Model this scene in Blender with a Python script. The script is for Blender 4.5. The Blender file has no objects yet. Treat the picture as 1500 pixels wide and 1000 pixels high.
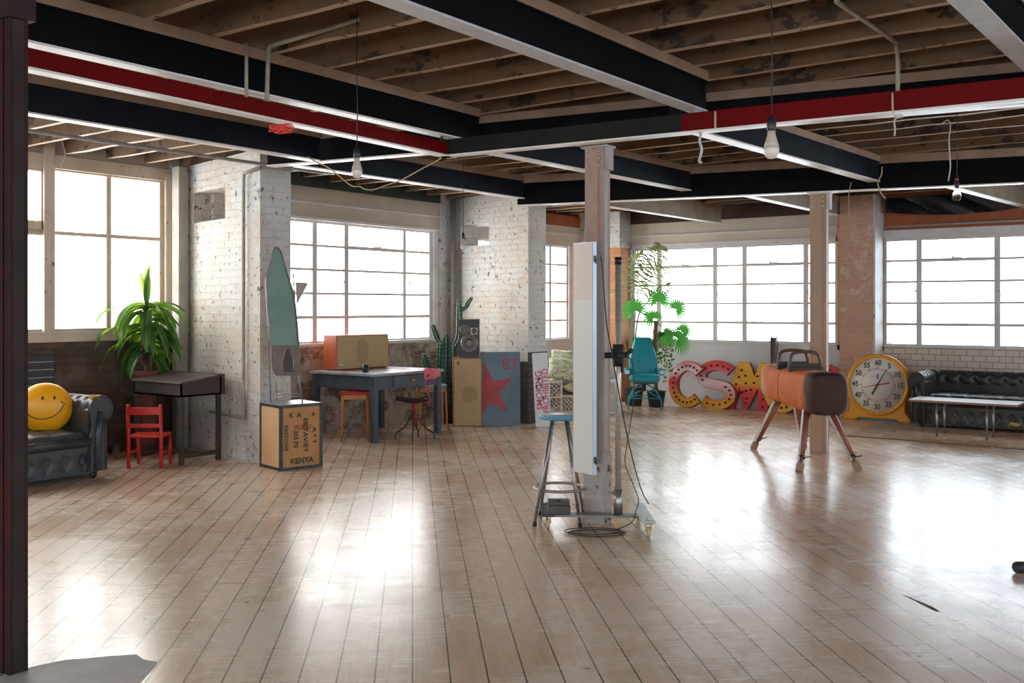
import bpy, math, random
from mathutils import Vector, Matrix
R = math.radians
PI = math.pi
rnd = random.Random(7)
scn = bpy.context.scene
COL = scn.collection
# ------------------------------------------------------------------ camera frame
YAW = 36.5
FW = Vector((math.cos(R(YAW)), math.sin(R(YAW)), 0)); RT = Vector((math.sin(R(YAW)), -math.cos(R(YAW)), 0))
EYE = 1.5; FPX = 1458.0; HY = 450.0
def ray(px, py): return FW + RT*((px-750)/FPX) + Vector((0, 0, (HY-py)/FPX))
def pd(px, py, d): return Vector((0, 0, EYE)) + ray(px, py)*d
def pz(px, py, z): return pd(px, py, (z-EYE)*FPX/(HY-py))
def pf(px, py): return pz(px, py, 0.0)
def pu(px, py, u):
    r = ray(px, py); return pd(px, py, u/r.x)
def pv(px, py, v):
    r = ray(px, py); return pd(px, py, v/r.y)
def cam(X, Y, z=0.0):            # metres right of and ahead of the viewpoint
    return RT*X + FW*Y + Vector((0, 0, z))
def facing(px, extra=0):         # z rotation that turns a local -Y front to the viewpoint
    return R(YAW-90) - math.atan((px-750)/FPX) + R(extra)

cd = bpy.data.cameras.new('camera'); co = bpy.data.objects.new('camera', cd); COL.objects.link(co)
co.location = (0, 0, EYE); co.rotation_euler = (R(90), 0, R(YAW-90))
cd.lens = 35.0; cd.sensor_width = 36.0; cd.shift_y = -(500-HY)/1500.0; cd.clip_end = 200
scn.camera = co

# ------------------------------------------------------------------ materials
class NT:
    def __init__(s, name):
        s.m = bpy.data.materials.new(name); s.m.use_nodes = True
        s.t = s.m.node_tree; s.t.nodes.clear(); s.L = s.t.links
        s.out = s.n('ShaderNodeOutputMaterial')
    def n(s, typ, **k):
        nd = s.t.nodes.new(typ)
        for a, b in k.items():
            if hasattr(nd, a): setattr(nd, a, b)
        return nd
    def set(s, nd, **k):
        for a, b in k.items(): s.inp(nd, a.replace('_', ' '), b)
        return nd
    def inp(s, nd, key, val):
        i = nd.inputs[key]
        if hasattr(val, 'node'): s.L.new(val, i)
        elif isinstance(val, tuple) and len(val) == 3 and i.type == 'RGBA': i.default_value = (*val, 1)
        else: i.default_value = val
    def coords(s, stretch=None, rot=None, kind='Object'):
        o = s.n('ShaderNodeTexCoord').outputs[kind]
        if stretch or rot:
            mp = s.n('ShaderNodeMapping'); s.L.new(o, mp.inputs[0])
            if stretch: mp.inputs['Scale'].default_value = stretch
            if rot: mp.inputs['Rotation'].default_value = rot
            o = mp.outputs[0]
        return o
    def noise(s, vec, scale, detail=5, rough=.6, dist=0):
        nd = s.n('ShaderNodeTexNoise'); s.L.new(vec, nd.inputs['Vector'])
        s.set(nd, Scale=scale, Detail=float(detail), Roughness=rough, Distortion=dist)
        return nd.outputs['Fac']
    def ramp(s, fac, lo, hi, a=0.0, b=1.0):
        nd = s.n('ShaderNodeMapRange'); s.L.new(fac, nd.inputs[0])
        for i, v in zip((1, 2, 3, 4), (lo, hi, a, b)): nd.inputs[i].default_value = v
        return nd.outputs[0]
    def mix(s, f, a, b):
        nd = s.n('ShaderNodeMix', data_type='RGBA')
        s.inp(nd, 0, f)
        for i, v in ((6, a), (7, b)):
            if hasattr(v, 'node'): s.L.new(v, nd.inputs[i])
            else: nd.inputs[i].default_value = (*v, 1)
        return nd.outputs[2]
    def math(s, op, a, b=None, c=None):
        nd = s.n('ShaderNodeMath', operation=op)
        for i, v in enumerate((a, b, c)):
            if v is None: continue
            if hasattr(v, 'node'): s.L.new(v, nd.inputs[i])
            else: nd.inputs[i].default_value = v
        return nd.outputs[0]
    def bump(s, h, strength, dist=.01, prev=None):
        nd = s.n('ShaderNodeBump'); s.L.new(h, nd.inputs['Height'])
        nd.inputs['Strength'].default_value = strength; nd.inputs['Distance'].default_value = dist
        if prev: s.L.new(prev, nd.inputs['Normal'])
        return nd.outputs[0]
    def bsdf(s, col, rough=.6, metal=0.0, normal=None, **k):
        b = s.n('ShaderNodeBsdfPrincipled')
        s.inp(b, 'Base Color', col); s.inp(b, 'Roughness', rough); s.inp(b, 'Metallic', metal)
        if normal is not None: s.L.new(normal, b.inputs['Normal'])
        for a, v in k.items(): s.inp(b, a.replace('_', ' '), v)
        s.L.new(b.outputs[0], s.out.inputs[0])
        return b

_MC = {}
def mat(name, c1, c2=None, scale=4, lo=.35, hi=.65, rough=.6, metal=0.0, bump=0.0, bscale=30, bdist=.004,
        chips=None, stretch=None, detail=6, r2=None, coat=0.0, spec=.5):
    if name in _MC: return _MC[name]
    t = NT(name); v = t.coords(stretch)
    if c2 is None: c2 = tuple(min(1, x*.82) for x in c1)
    n1 = t.noise(v, scale, detail)
    col = t.mix(t.ramp(n1, lo, hi), c1, c2)
    nrm = None; h = None
    if chips:
        cc, cs, th = chips
        n2 = t.noise(v, cs, 8, .7)
        f = t.ramp(n2, th, th+.02)
        col = t.mix(f, col, cc)
        if bump: nrm = t.bump(f, .5, -.003)
    if bump: nrm = t.bump(t.noise(v, bscale, 6), bump, bdist, nrm)
    rg = t.ramp(n1, .3, .7, rough, r2) if r2 is not None else rough
    t.bsdf(col, rg, metal, nrm, Coat_Weight=coat, Specular_IOR_Level=spec)
    _MC[name] = t.m
    return t.m

def wallvec(t):
    """(along wall, height) whichever way the wall runs"""
    p = t.coords(); sp = t.n('ShaderNodeSeparateXYZ'); t.L.new(p, sp.inputs[0])
    g = t.n('ShaderNodeNewGeometry'); sn = t.n('ShaderNodeSeparateXYZ'); t.L.new(g.outputs['Normal'], sn.inputs[0])
    f = t.math('GREATER_THAN', t.math('ABSOLUTE', sn.outputs[1]), .5)
    a = t.math('ADD', t.math('MULTIPLY', sp.outputs[0], f), t.math('MULTIPLY', sp.outputs[1], t.math('SUBTRACT', 1.0, f)))
    cb = t.n('ShaderNodeCombineXYZ'); t.L.new(a, cb.inputs[0]); t.L.new(sp.outputs[2], cb.inputs[1])
    return cb.outputs[0], p, sp

def brick(name, c1, c2, mortar, bw=.235, bh=.078, ms=.008, rough=.8, bump=.6, paint=None, stain=None, chip=None, wob=.006, smooth=.3):
    if wob == .006 and paint: wob = .011
    if name in _MC: return _MC[name]
    t = NT(name); v, p, sp = wallvec(t)
    nz = t.n('ShaderNodeTexNoise'); t.L.new(p, nz.inputs['Vector']); t.set(nz, Scale=7.0, Detail=4.0)
    sub = t.n('ShaderNodeVectorMath', operation='SUBTRACT'); t.L.new(nz.outputs['Color'], sub.inputs[0]); sub.inputs[1].default_value = (.5, .5, .5)
    scl = t.n('ShaderNodeVectorMath', operation='SCALE'); t.L.new(sub.outputs[0], scl.inputs[0]); scl.inputs['Scale'].default_value = wob*4
    add = t.n('ShaderNodeVectorMath', operation='ADD'); t.L.new(v, add.inputs[0]); t.L.new(scl.outputs[0], add.inputs[1])
    b = t.n('ShaderNodeTexBrick'); t.L.new(add.outputs[0], b.inputs['Vector'])
    t.set(b, Color1=c1, Color2=c2, Mortar=mortar, Scale=1.0)
    b.inputs['Mortar Size'].default_value = ms; b.inputs['Mortar Smooth'].default_value = smooth
    b.inputs['Brick Width'].default_value = bw; b.inputs['Row Height'].default_value = bh
    col = b.outputs['Color']
    nm = t.noise(p, 14, 7, .65)
    if paint:   # (colour a, colour b, coverage 0..1)
        pc = t.mix(t.ramp(t.noise(p, 1.3, 4), .35, .65), paint[0], paint[1])
        cover = t.ramp(t.noise(p, paint[3] if len(paint) > 3 else 2.2, 9, .72), 1-paint[2]-.03, 1-paint[2]+.03)
        col = t.mix(cover, col, pc)
    if chip:    # (colour, scale, threshold)
        col = t.mix(t.ramp(t.noise(p, chip[1], 5, .7), chip[2], chip[2]+.03), col, chip[0])
    if stain:   # (colour, scale, lo, hi)
        col = t.mix(t.ramp(t.noise(p, stain[1], 6), stain[2], stain[3]), col, stain[0])
    inv = t.math('SUBTRACT', 1.0, b.outputs['Fac'])
    nrm = t.bump(inv, bump, .012)
    nrm = t.bump(nm, min(1, bump*.9), .02, nrm)
    nrm = t.bump(t.noise(p, 60, 5), bump*.5, .004, nrm)
    t.bsdf(col, rough, 0.0, nrm)
    _MC[name] = t.m
    return t.m

# ------------------------------------------------------------------ mesh builder
class MB:
    def __init__(s): s.v = []; s.f = []; s.sm = []; s.mi = []; s.M = Matrix.Identity(4); s.cur = 0
    def add(s, vs, fs, smooth=False):
        o = len(s.v); s.v += [s.M @ Vector(p) for p in vs]
        flip = s.M.to_3x3().determinant() < 0
        for f in fs:
            g = tuple(o+i for i in f); s.f.append(g[::-1] if flip else g); s.sm.append(smooth); s.mi.append(s.cur)
        return s
    def b(s, x0, x1, y0, y1, z0, z1):
        x0, x1 = min(x0, x1), max(x0, x1); y0, y1 = min(y0, y1), max(y0, y1); z0, z1 = min(z0, z1), max(z0, z1)
        vs = [(x, y, z) for z in (z0, z1) for y in (y0, y1) for x in (x0, x1)]
        return s.add(vs, [(0, 2, 3, 1), (4, 5, 7, 6), (0, 1, 5, 4), (2, 6, 7, 3), (0, 4, 6, 2), (1, 3, 7, 5)])
    def c(s, cx, cy, cz, sx, sy, sz): return s.b(cx-sx/2, cx+sx/2, cy-sy/2, cy+sy/2, cz-sz/2, cz+sz/2)
    def beam(s, p, q, w, h, up=(0, 0, 1)):      # box bar between two points
        p, q = Vector(p), Vector(q); d = (q-p); L = d.length; d.normalize(); up = Vector(up)
        x = d.cross(up)
        if x.length < 1e-4: x = d.cross(Vector((1, 0, 0)))
        x.normalize(); z = x.cross(d)
        vs = []
        for e in (p, q):
            for a, b_ in ((-1, -1), (1, -1), (1, 1), (-1, 1)): vs.append(e + x*a*w/2 + z*b_*h/2)
        return s.add(vs, [(0, 3, 2, 1), (4, 5, 6, 7), (0, 1, 5, 4), (1, 2, 6, 5), (2, 3, 7, 6), (3, 0, 4, 7)])
    def tube(s, pts, r, n=10, cap=True, closed=False, smooth=True):
        pts = [Vector(p) for p in pts]; N = len(pts)
        rs = r if isinstance(r, (list, tuple)) else [r]*N
        ds = []
        for i in range(N):
            a = pts[i-1] if (i > 0 or closed) else pts[i]; b_ = pts[(i+1) % N] if (i < N-1 or closed) else pts[i]
            ds.append((b_-a).normalized())
        up = Vector((0, 0, 1)) if abs(ds[0].z) < .9 else Vector((1, 0, 0))
        x = ds[0].cross(up).normalized(); vs = []
        for i in range(N):
            x = (x - ds[i]*x.dot(ds[i])).normalized(); y = ds[i].cross(x)
            for k in range(n):
                a = 2*PI*k/n; vs.append(pts[i] + (x*math.cos(a)+y*math.sin(a))*rs[i])
        fs = []
        for i in range(N if closed else N-1):
            j = (i+1) % N
            for k in range(n): fs.append((i*n+k, i*n+(k+1) % n, j*n+(k+1) % n, j*n+k))
        s.add(vs, fs, smooth)
        if cap and not closed:
            o = len(s.v)-N*n
            s.f.append(tuple(o+k for k in reversed(range(n)))); s.sm.append(False); s.mi.append(s.cur)
            s.f.append(tuple(o+(N-1)*n+k for k in range(n))); s.sm.append(False); s.mi.append(s.cur)
        return s
    def cyl(s, p, q, r, n=16, smooth=True): return s.tube([p, q], r, n, True, False, smooth)
    def lathe(s, prof, n=24, c=(0, 0, 0), smooth=True, fn=None):
        vs = []; N = len(prof); c = Vector(c)
        for r, z in prof:
            for k in range(n):
                a = 2*PI*k/n; rr = r*(fn(a, z) if fn else 1)
                vs.append(c + Vector((rr*math.cos(a), rr*math.sin(a), z)))
        fs = [(i*n+k, i*n+(k+1) % n, (i+1)*n+(k+1) % n, (i+1)*n+k) for i in range(N-1) for k in range(n)]
        fs.append(tuple(reversed(range(n)))); fs.append(tuple((N-1)*n+k for k in range(n)))
        return s.add(vs, fs, smooth)
    def prism(s, poly, y0, y1):     # poly in local XZ, extruded along Y
        n = len(poly); A = sum(poly[i][0]*poly[(i+1) % n][1]-poly[(i+1) % n][0]*poly[i][1] for i in range(n))
        if A < 0: poly = poly[::-1]
        y0, y1 = min(y0, y1), max(y0, y1)
        vs = [(x, y0, z) for x, z in poly] + [(x, y1, z) for x, z in poly]
        fs = [tuple(range(n)), tuple(range(2*n-1, n-1, -1))] + [(i, i+n, (i+1) % n+n, (i+1) % n) for i in range(n)]
        return s.add(vs, fs)
    def ribbon(s, pts, ws, y0, y1):  # thick letter stroke: centre line in XZ with widths
        n = len(pts); L = []; Rr = []
        for i in range(n):
            a = pts[max(0, i-1)]; b_ = pts[min(n-1, i+1)]; dx, dz = b_[0]-a[0], b_[1]-a[1]; l = math.hypot(dx, dz)
            nx, nz = -dz/l, dx/l; w = ws[i]/2
            L.append((pts[i][0]+nx*w, pts[i][1]+nz*w)); Rr.append((pts[i][0]-nx*w, pts[i][1]-nz*w))
        vs = []
        for y in (y0, y1): vs += [(x, y, z) for x, z in L] + [(x, y, z) for x, z in Rr]
        fs = []
        for i in range(n-1):
            fs += [(i, i+1, n+i+1, n+i)[::-1], (2*n+i, 3*n+i, 3*n+i+1, 2*n+i+1)[::-1]]
            fs += [(i, 2*n+i, 2*n+i+1, i+1)[::-1], (n+i, n+i+1, 3*n+i+1, 3*n+i)[::-1]]
        fs += [(0, n, 3*n, 2*n)[::-1], (n-1, 3*n-1, 4*n-1, 2*n-1)[::-1]]
        return s.add(vs, fs)
    def grid(s, fn, nu, nv, smooth=True, back=None):
        vs = [fn(i/nu, j/nv) for j in range(nv+1) for i in range(nu+1)]
        fs = [(j*(nu+1)+i, j*(nu+1)+i+1, (j+1)*(nu+1)+i+1, (j+1)*(nu+1)+i) for j in range(nv) for i in range(nu)]
        return s.add(vs, fs, smooth)
    def sphere(s, c, r, nu=20, nv=12, sx=1, sy=1, sz=1):
        c = Vector(c); vs = []
        for j in range(1, nv):
            t = PI*j/nv
            for i in range(nu):
                a = 2*PI*i/nu; vs.append(c+Vector((r*sx*math.sin(t)*math.cos(a), r*sy*math.sin(t)*math.sin(a), r*sz*math.cos(t))))
        fs = [((j)*nu+i, (j+1)*nu+i, (j+1)*nu+(i+1) % nu, j*nu+(i+1) % nu) for j in range(nv-2) for i in range(nu)]
        m = len(vs); vs += [c+Vector((0, 0, r*sz)), c-Vector((0, 0, r*sz))]
        fs += [(m, i, (i+1) % nu) for i in range(nu)] + [(m+1, (nv-2)*nu+(i+1) % nu, (nv-2)*nu+i) for i in range(nu)]
        return s.add(vs, fs, True)
    def build(s, name, m=None, parent=None, bevel=0, seg=2, mats=None, sub=0, loc=None, rot=None, label=None, weld=0):
        me = bpy.data.meshes.new(name); me.from_pydata([tuple(v) for v in s.v], [], s.f)
        me.polygons.foreach_set('use_smooth', s.sm)
        for mm in (mats or [m]):
            if mm: me.materials.append(mm)
        if mats: me.polygons.foreach_set('material_index', s.mi)
        me.update()
        o = bpy.data.objects.new(name, me); COL.objects.link(o)
        if parent is not None: o.parent = parent
        if loc is not None: o.location = loc
        if rot is not None: o.rotation_euler = rot if hasattr(rot, '__len__') else (0, 0, rot)
        if weld:
            w = o.modifiers.new('w', 'WELD'); w.merge_threshold = weld
        if bevel:
            bv = o.modifiers.new('b', 'BEVEL'); bv.width = bevel; bv.segments = seg; bv.limit_method = 'ANGLE'; bv.angle_limit = R(35)
            bv.harden_normals = False
        if sub:
            sb = o.modifiers.new('s', 'SUBSURF'); sb.levels = sub; sb.render_levels = sub
        if label: o['label'] = label
        return o

def tag(o, label=None, cat=None, group=None, kind=None):
    if label: o['label'] = label
    if cat: o['category'] = cat
    if group: o['group'] = group
    if kind: o['kind'] = kind
    return o
def thing(name, label, cat, loc=(0, 0, 0), rz=0.0, group=None, kind=None, rot=None):
    o = bpy.data.objects.new(name, None); COL.objects.link(o); o.empty_display_size = .1
    o.location = loc; o.rotation_euler = rot if rot else (0, 0, rz)
    return tag(o, label, cat, group, kind)
def struct(o): o['kind'] = 'structure'; return o
def text(body, size, m, parent, loc, rot, name='lettering', ext=.0006, align='CENTER', sx=1.0, bold=0.0, label=None):
    c = bpy.data.curves.new(name, 'FONT'); c.body = body; c.size = size; c.extrude = ext; c.align_x = align; c.align_y = 'CENTER'; c.offset = bold
    tmp = bpy.data.objects.new('tmp', c); COL.objects.link(tmp)
    dg = bpy.context.evaluated_depsgraph_get(); me = bpy.data.meshes.new_from_object(tmp.evaluated_get(dg))
    bpy.data.objects.remove(tmp); bpy.data.curves.remove(c)
    me.name = name; me.materials.clear(); me.materials.append(m)
    o = bpy.data.objects.new(name, me); COL.objects.link(o); o.parent = parent; o.location = loc; o.rotation_euler = rot; o.scale = (sx, 1, 1)
    if label: o['label'] = label
    return o
def arc(cx, cz, rx, rz, a0, a1, n): return [(cx+rx*math.cos(R(a0+(a1-a0)*i/n)), cz+rz*math.sin(R(a0+(a1-a0)*i/n))) for i in range(n+1)]
def bez(p0, p1, p2, p3, n):
    out = []
    for i in range(n+1):
        t = i/n; out.append(Vector(p0)*(1-t)**3+Vector(p1)*3*t*(1-t)**2+Vector(p2)*3*t*t*(1-t)+Vector(p3)*t**3)
    return out
def spline(pts, n=8):
    P = [Vector(p) for p in pts]; P = [P[0]*2-P[1]]+P+[P[-1]*2-P[-2]]; out = []
    for i in range(1, len(P)-2):
        for k in range(n):
            t = k/n; a, b_, c, d = P[i-1:i+3]
            out.append(.5*((2*b_)+(c-a)*t+(2*a-5*b_+4*c-d)*t*t+(3*b_-a-3*c+d)*t**3))
    out.append(P[-2]); return out
SKY = 9.0; EXPO = 0.0
# ================================================================== MATERIALS OF THE ROOM
def floor_material():
    t = NT('floorboards'); v = t.coords(rot=(0, 0, -R(42.2)))
    b = t.n('ShaderNodeTexBrick'); t.L.new(v, b.inputs['Vector'])
    b.offset = .37; b.offset_frequency = 3
    t.set(b, Color1=(.84, .61, .43), Color2=(.72, .49, .33), Mortar=(.03, .018, .01), Scale=1.0)
    b.inputs['Mortar Size'].default_value = .0036; b.inputs['Mortar Smooth'].default_value = .1
    b.inputs['Brick Width'].default_value = 3.4; b.inputs['Row Height'].default_value = .152
    st = t.coords((.9, 14, 1), (0, 0, -R(42.2)))
    mp = t.n('ShaderNodeMapping'); t.L.new(v, mp.inputs[0]); mp.inputs['Scale'].default_value = (.8, 11, 1)
    gr = t.noise(mp.outputs[0], 3.2, 8, .62, 1.2)
    col = t.mix(t.ramp(gr, .38, .66), b.outputs['Color'], (.64, .45, .31))
    w = t.noise(v, 1.1, 8, .7)
    col = t.mix(t.math('MULTIPLY', t.ramp(w, .42, .64), .6), col, (.88, .79, .70))
    col = t.mix(t.math('MULTIPLY', t.ramp(t.noise(v, .55, 3), .5, .7), .40), col, (.66, .36, .22))
    kn = t.noise(v, 9, 2, .4); col = t.mix(t.ramp(kn, .74, .78), col, (.12, .06, .03))
    col = t.mix(t.math('MULTIPLY', b.outputs['Fac'], t.ramp(t.noise(v, 1.7, 3), .3, .6, .55, 1)), col, (.025, .014, .008))
    n = t.bump(b.outputs['Fac'], .8, -.004)
    n = t.bump(gr, .06, .003, n)
    n = t.bump(t.noise(v, .9, 3), .12, .03, n)
    scr = t.n('ShaderNodeMapping'); t.L.new(v, scr.inputs[0]); scr.inputs['Scale'].default_value = (26, 1.4, 1)
    rg = t.math('ADD', t.ramp(w, .35, .65, .19, .32), t.math('MULTIPLY', t.ramp(t.noise(scr.outputs[0], 1.5, 6, .7), .45, .75), .07))
    t.bsdf(col, rg, 0.0, n, Specular_IOR_Level=.5, Coat_Weight=.16, Coat_Roughness=.16)
    return t.m
M_floor = floor_material()
M_whitebrick = brick('white painted brick', (.42, .25, .17), (.34, .20, .14), (.45, .40, .34), .228, .075, .008, .62, .95,
                     paint=((.64, .65, .63), (.62, .54, .46), .86, 3.0), chip=((.12, .08, .06), 15, .60), stain=((.50, .40, .32), 1.7, .56, .72))
M_greybrick = brick('shaded white brick', (.40, .27, .2), (.34, .22, .16), (.45, .41, .36), .228, .075, .010, .68, .8,
                    paint=((.66, .62, .57), (.60, .53, .47), .86, 3.0), chip=((.08, .055, .04), 10, .66), stain=((.40, .30, .24), 2.1, .55, .7))
M_darkbrick = brick('dark old brick', (.12, .065, .04), (.085, .05, .035), (.075, .055, .04), .235, .078, .009, .85, .9,
                    stain=((.17, .12, .085), 3.0, .52, .68), chip=((.30, .22, .15), 16, .70))
M_brownbrick = brick('brown brick with limewash', (.27, .17, .12), (.21, .135, .095), (.36, .29, .23), .235, .078, .010, .85, .95,
                     paint=((.50, .46, .39), (.38, .32, .26), .52, 3.0), chip=((.56, .52, .46), 13, .62), stain=((.13, .085, .06), 3.6, .54, .68))
M_pinkbrick = brick('worn pink brick', (.60, .34, .24), (.52, .30, .21), (.56, .42, .32), .22, .075, .008, .8, .9,
                    paint=((.70, .52, .42), (.62, .45, .35), .42, 4.0), chip=((.10, .06, .045), 9, .68))
M_orangebrick = brick('orange brick', (.62, .24, .09), (.5, .18, .07), (.5, .3, .18), .22, .075, .008, .8, .7)
M_tile = brick('cream glazed tiles', (.70, .61, .51), (.64, .54, .45), (.18, .13, .10), .156, .079, .0035, .28, .25, wob=.0006, smooth=.05)
M_plaster = mat('pale panel board', (.70, .70, .71), (.62, .61, .61), 1.3, rough=.65, bump=.08, bscale=8)
M_board = mat('cream boarding', (.58, .50, .41), (.47, .39, .31), 1.8, rough=.65, bump=.15, bscale=14, chips=((.2, .13, .09), 9, .69))
M_boardfar = mat('cream boarding far', (.62, .54, .46), (.54, .46, .38), 1.2, rough=.65, bump=.08, bscale=10)
M_ochre = mat('orange brown plaster', (.42, .12, .045), (.30, .085, .035), 2.2, rough=.7, bump=.2, bscale=10)
M_greenpaint = mat('dark green steel', (.018, .04, .028), (.03, .045, .035), 6, rough=.55, bump=.2, bscale=20, chips=((.14, .09, .06), 6, .62))
M_darkband = mat('dark brown band', (.07, .03, .022), (.04, .02, .016), 3, rough=.8, bump=.2)
M_frame = mat('old white window paint', (.74, .71, .70), (.64, .60, .58), 5, rough=.5, bump=.2, bscale=30, chips=((.3, .2, .15), 14, .71))
M_frametan = mat('peeling cream timber', (.66, .56, .44), (.56, .44, .33), 3, rough=.6, bump=.4, bscale=20, chips=((.17, .10, .065), 9, .63))
M_joist = mat('peeling painted joist', (.24, .145, .08), (.155, .085, .048), 2.2, rough=.75, bump=.6, bscale=16, chips=((.06, .04, .028), 4.5, .565), stretch=(1, .6, 1))
M_joistu = mat('cream joist underside with painted bounce', (.66, .50, .37), (.52, .38, .26), 3, rough=.6, bump=.5, bscale=20, chips=((.12, .08, .055), 9, .60))  # cream undersides carry the floor's bounce light in their colour
M_joist2 = mat('brown ceiling boards', (.14, .082, .045), (.09, .053, .03), 2.5, rough=.8, bump=.5, bscale=12, chips=((.04, .026, .018), 5, .58))
M_plate = mat('timber wall plate', (.46, .31, .22), (.32, .21, .14), 2.4, rough=.7, bump=.4, bscale=14, chips=((.06, .04, .03), 8, .66))
M_black = mat('black painted steel', (.004, .0045, .0055), (.007, .0075, .009), 3, rough=.7, bump=.08, bscale=20, spec=.08)
M_blacktop = mat('blue black painted steel', (.008, .011, .018), (.012, .016, .025), 3, rough=.6, bump=.08, bscale=20, spec=.15)
M_flange = mat('white painted flange', (.93, .89, .84), (.88, .83, .77), 4, rough=.35, bump=.15, bscale=30, chips=((.15, .11, .09), 24, .72))
M_flangedirty = mat('worn white flange', (.62, .62, .63), (.52, .52, .54), 12, rough=.5, bump=.4, bscale=40, chips=((.12, .10, .09), 22, .68))
M_red = mat('dark red gloss paint', (.17, .002, .002), (.12, .002, .002), 2, rough=.55, bump=.05, bscale=15, spec=.1)
M_olive = mat('dark olive steel', (.016, .016, .014), (.024, .023, .019), 3, rough=.6, bump=.1, bscale=15, spec=.12)
M_beige = mat('beige steel', (.45, .38, .30), (.34, .27, .2), 4, rough=.6, bump=.3, bscale=20, chips=((.15, .09, .06), 12, .66))
M_pipe = mat('grey conduit', (.42, .41, .40), (.30, .29, .28), 8, rough=.45, bump=.1)
M_pipetan = mat('cream conduit', (.42, .36, .29), (.30, .24, .18), 8, rough=.5, bump=.1)

# ================================================================== SHELL
VA1 = 9.40     # the first bay stands further back
VA = 8.95      # inner face of the left window wall
UB = 14.0      # inner face of the far window wall
CZ = 3.20      # underside of the ceiling boards
U0, V0 = -4.5, -7.5
struct(MB().b(U0-.3, UB+.4, V0-.3, VA1+.4, -.12, 0).build('floor', M_floor))
tag(bpy.data.objects['floor'], 'worn varnished wooden floorboards laid on the diagonal', 'floor')

ceil = struct(MB().b(U0-.3, UB+.4, V0-.3, VA1+.4, CZ, CZ+.1).build('ceiling', M_joist2))
tag(ceil, 'boarded ceiling over bare peeling timber joists', 'ceiling')
u = -1.36
k = 0
while u < UB-.1:
    mb = MB(); rj = random.Random(k); n = 46; zb = CZ-.178
    w = .052+rj.uniform(-.006, .006); off = rj.uniform(-.01, .01)
    P = []
    for i in range(n+1):
        y = V0+.02+((VA if u > 6.8 else VA1)-V0-.04)*i/n
        P.append((y, w/2+rj.uniform(-.004, .004), zb+off+rj.uniform(-.005, .005), rj.uniform(-.003, .003)))
    vs = []
    for y, hw, z, s_ in P: vs += [(u-hw+s_, y, z), (u+hw+s_, y, z), (u+hw, y, CZ), (u-hw, y, CZ)]
    fs = []
    for i in range(n):
        a = i*4; b_ = a+4
        fs += [(a, b_, b_+1, a+1), (a+1, b_+1, b_+2, a+2), (a+3, a, a+0, a)] if 0 else [(a, b_, b_+1, a+1), (a+1, b_+1, b_+2, a+2), (a, a+3, b_+3, b_)]
    fs += [(0, 1, 2, 3), (n*4, n*4+3, n*4+2, n*4+1)]
    mb.add(vs, fs)
    for i in range(n): mb.mi[i*3] = 1
    mb.build('joist', None, ceil, mats=[M_joist, M_joistu])
    u += .443; k += 1

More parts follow.
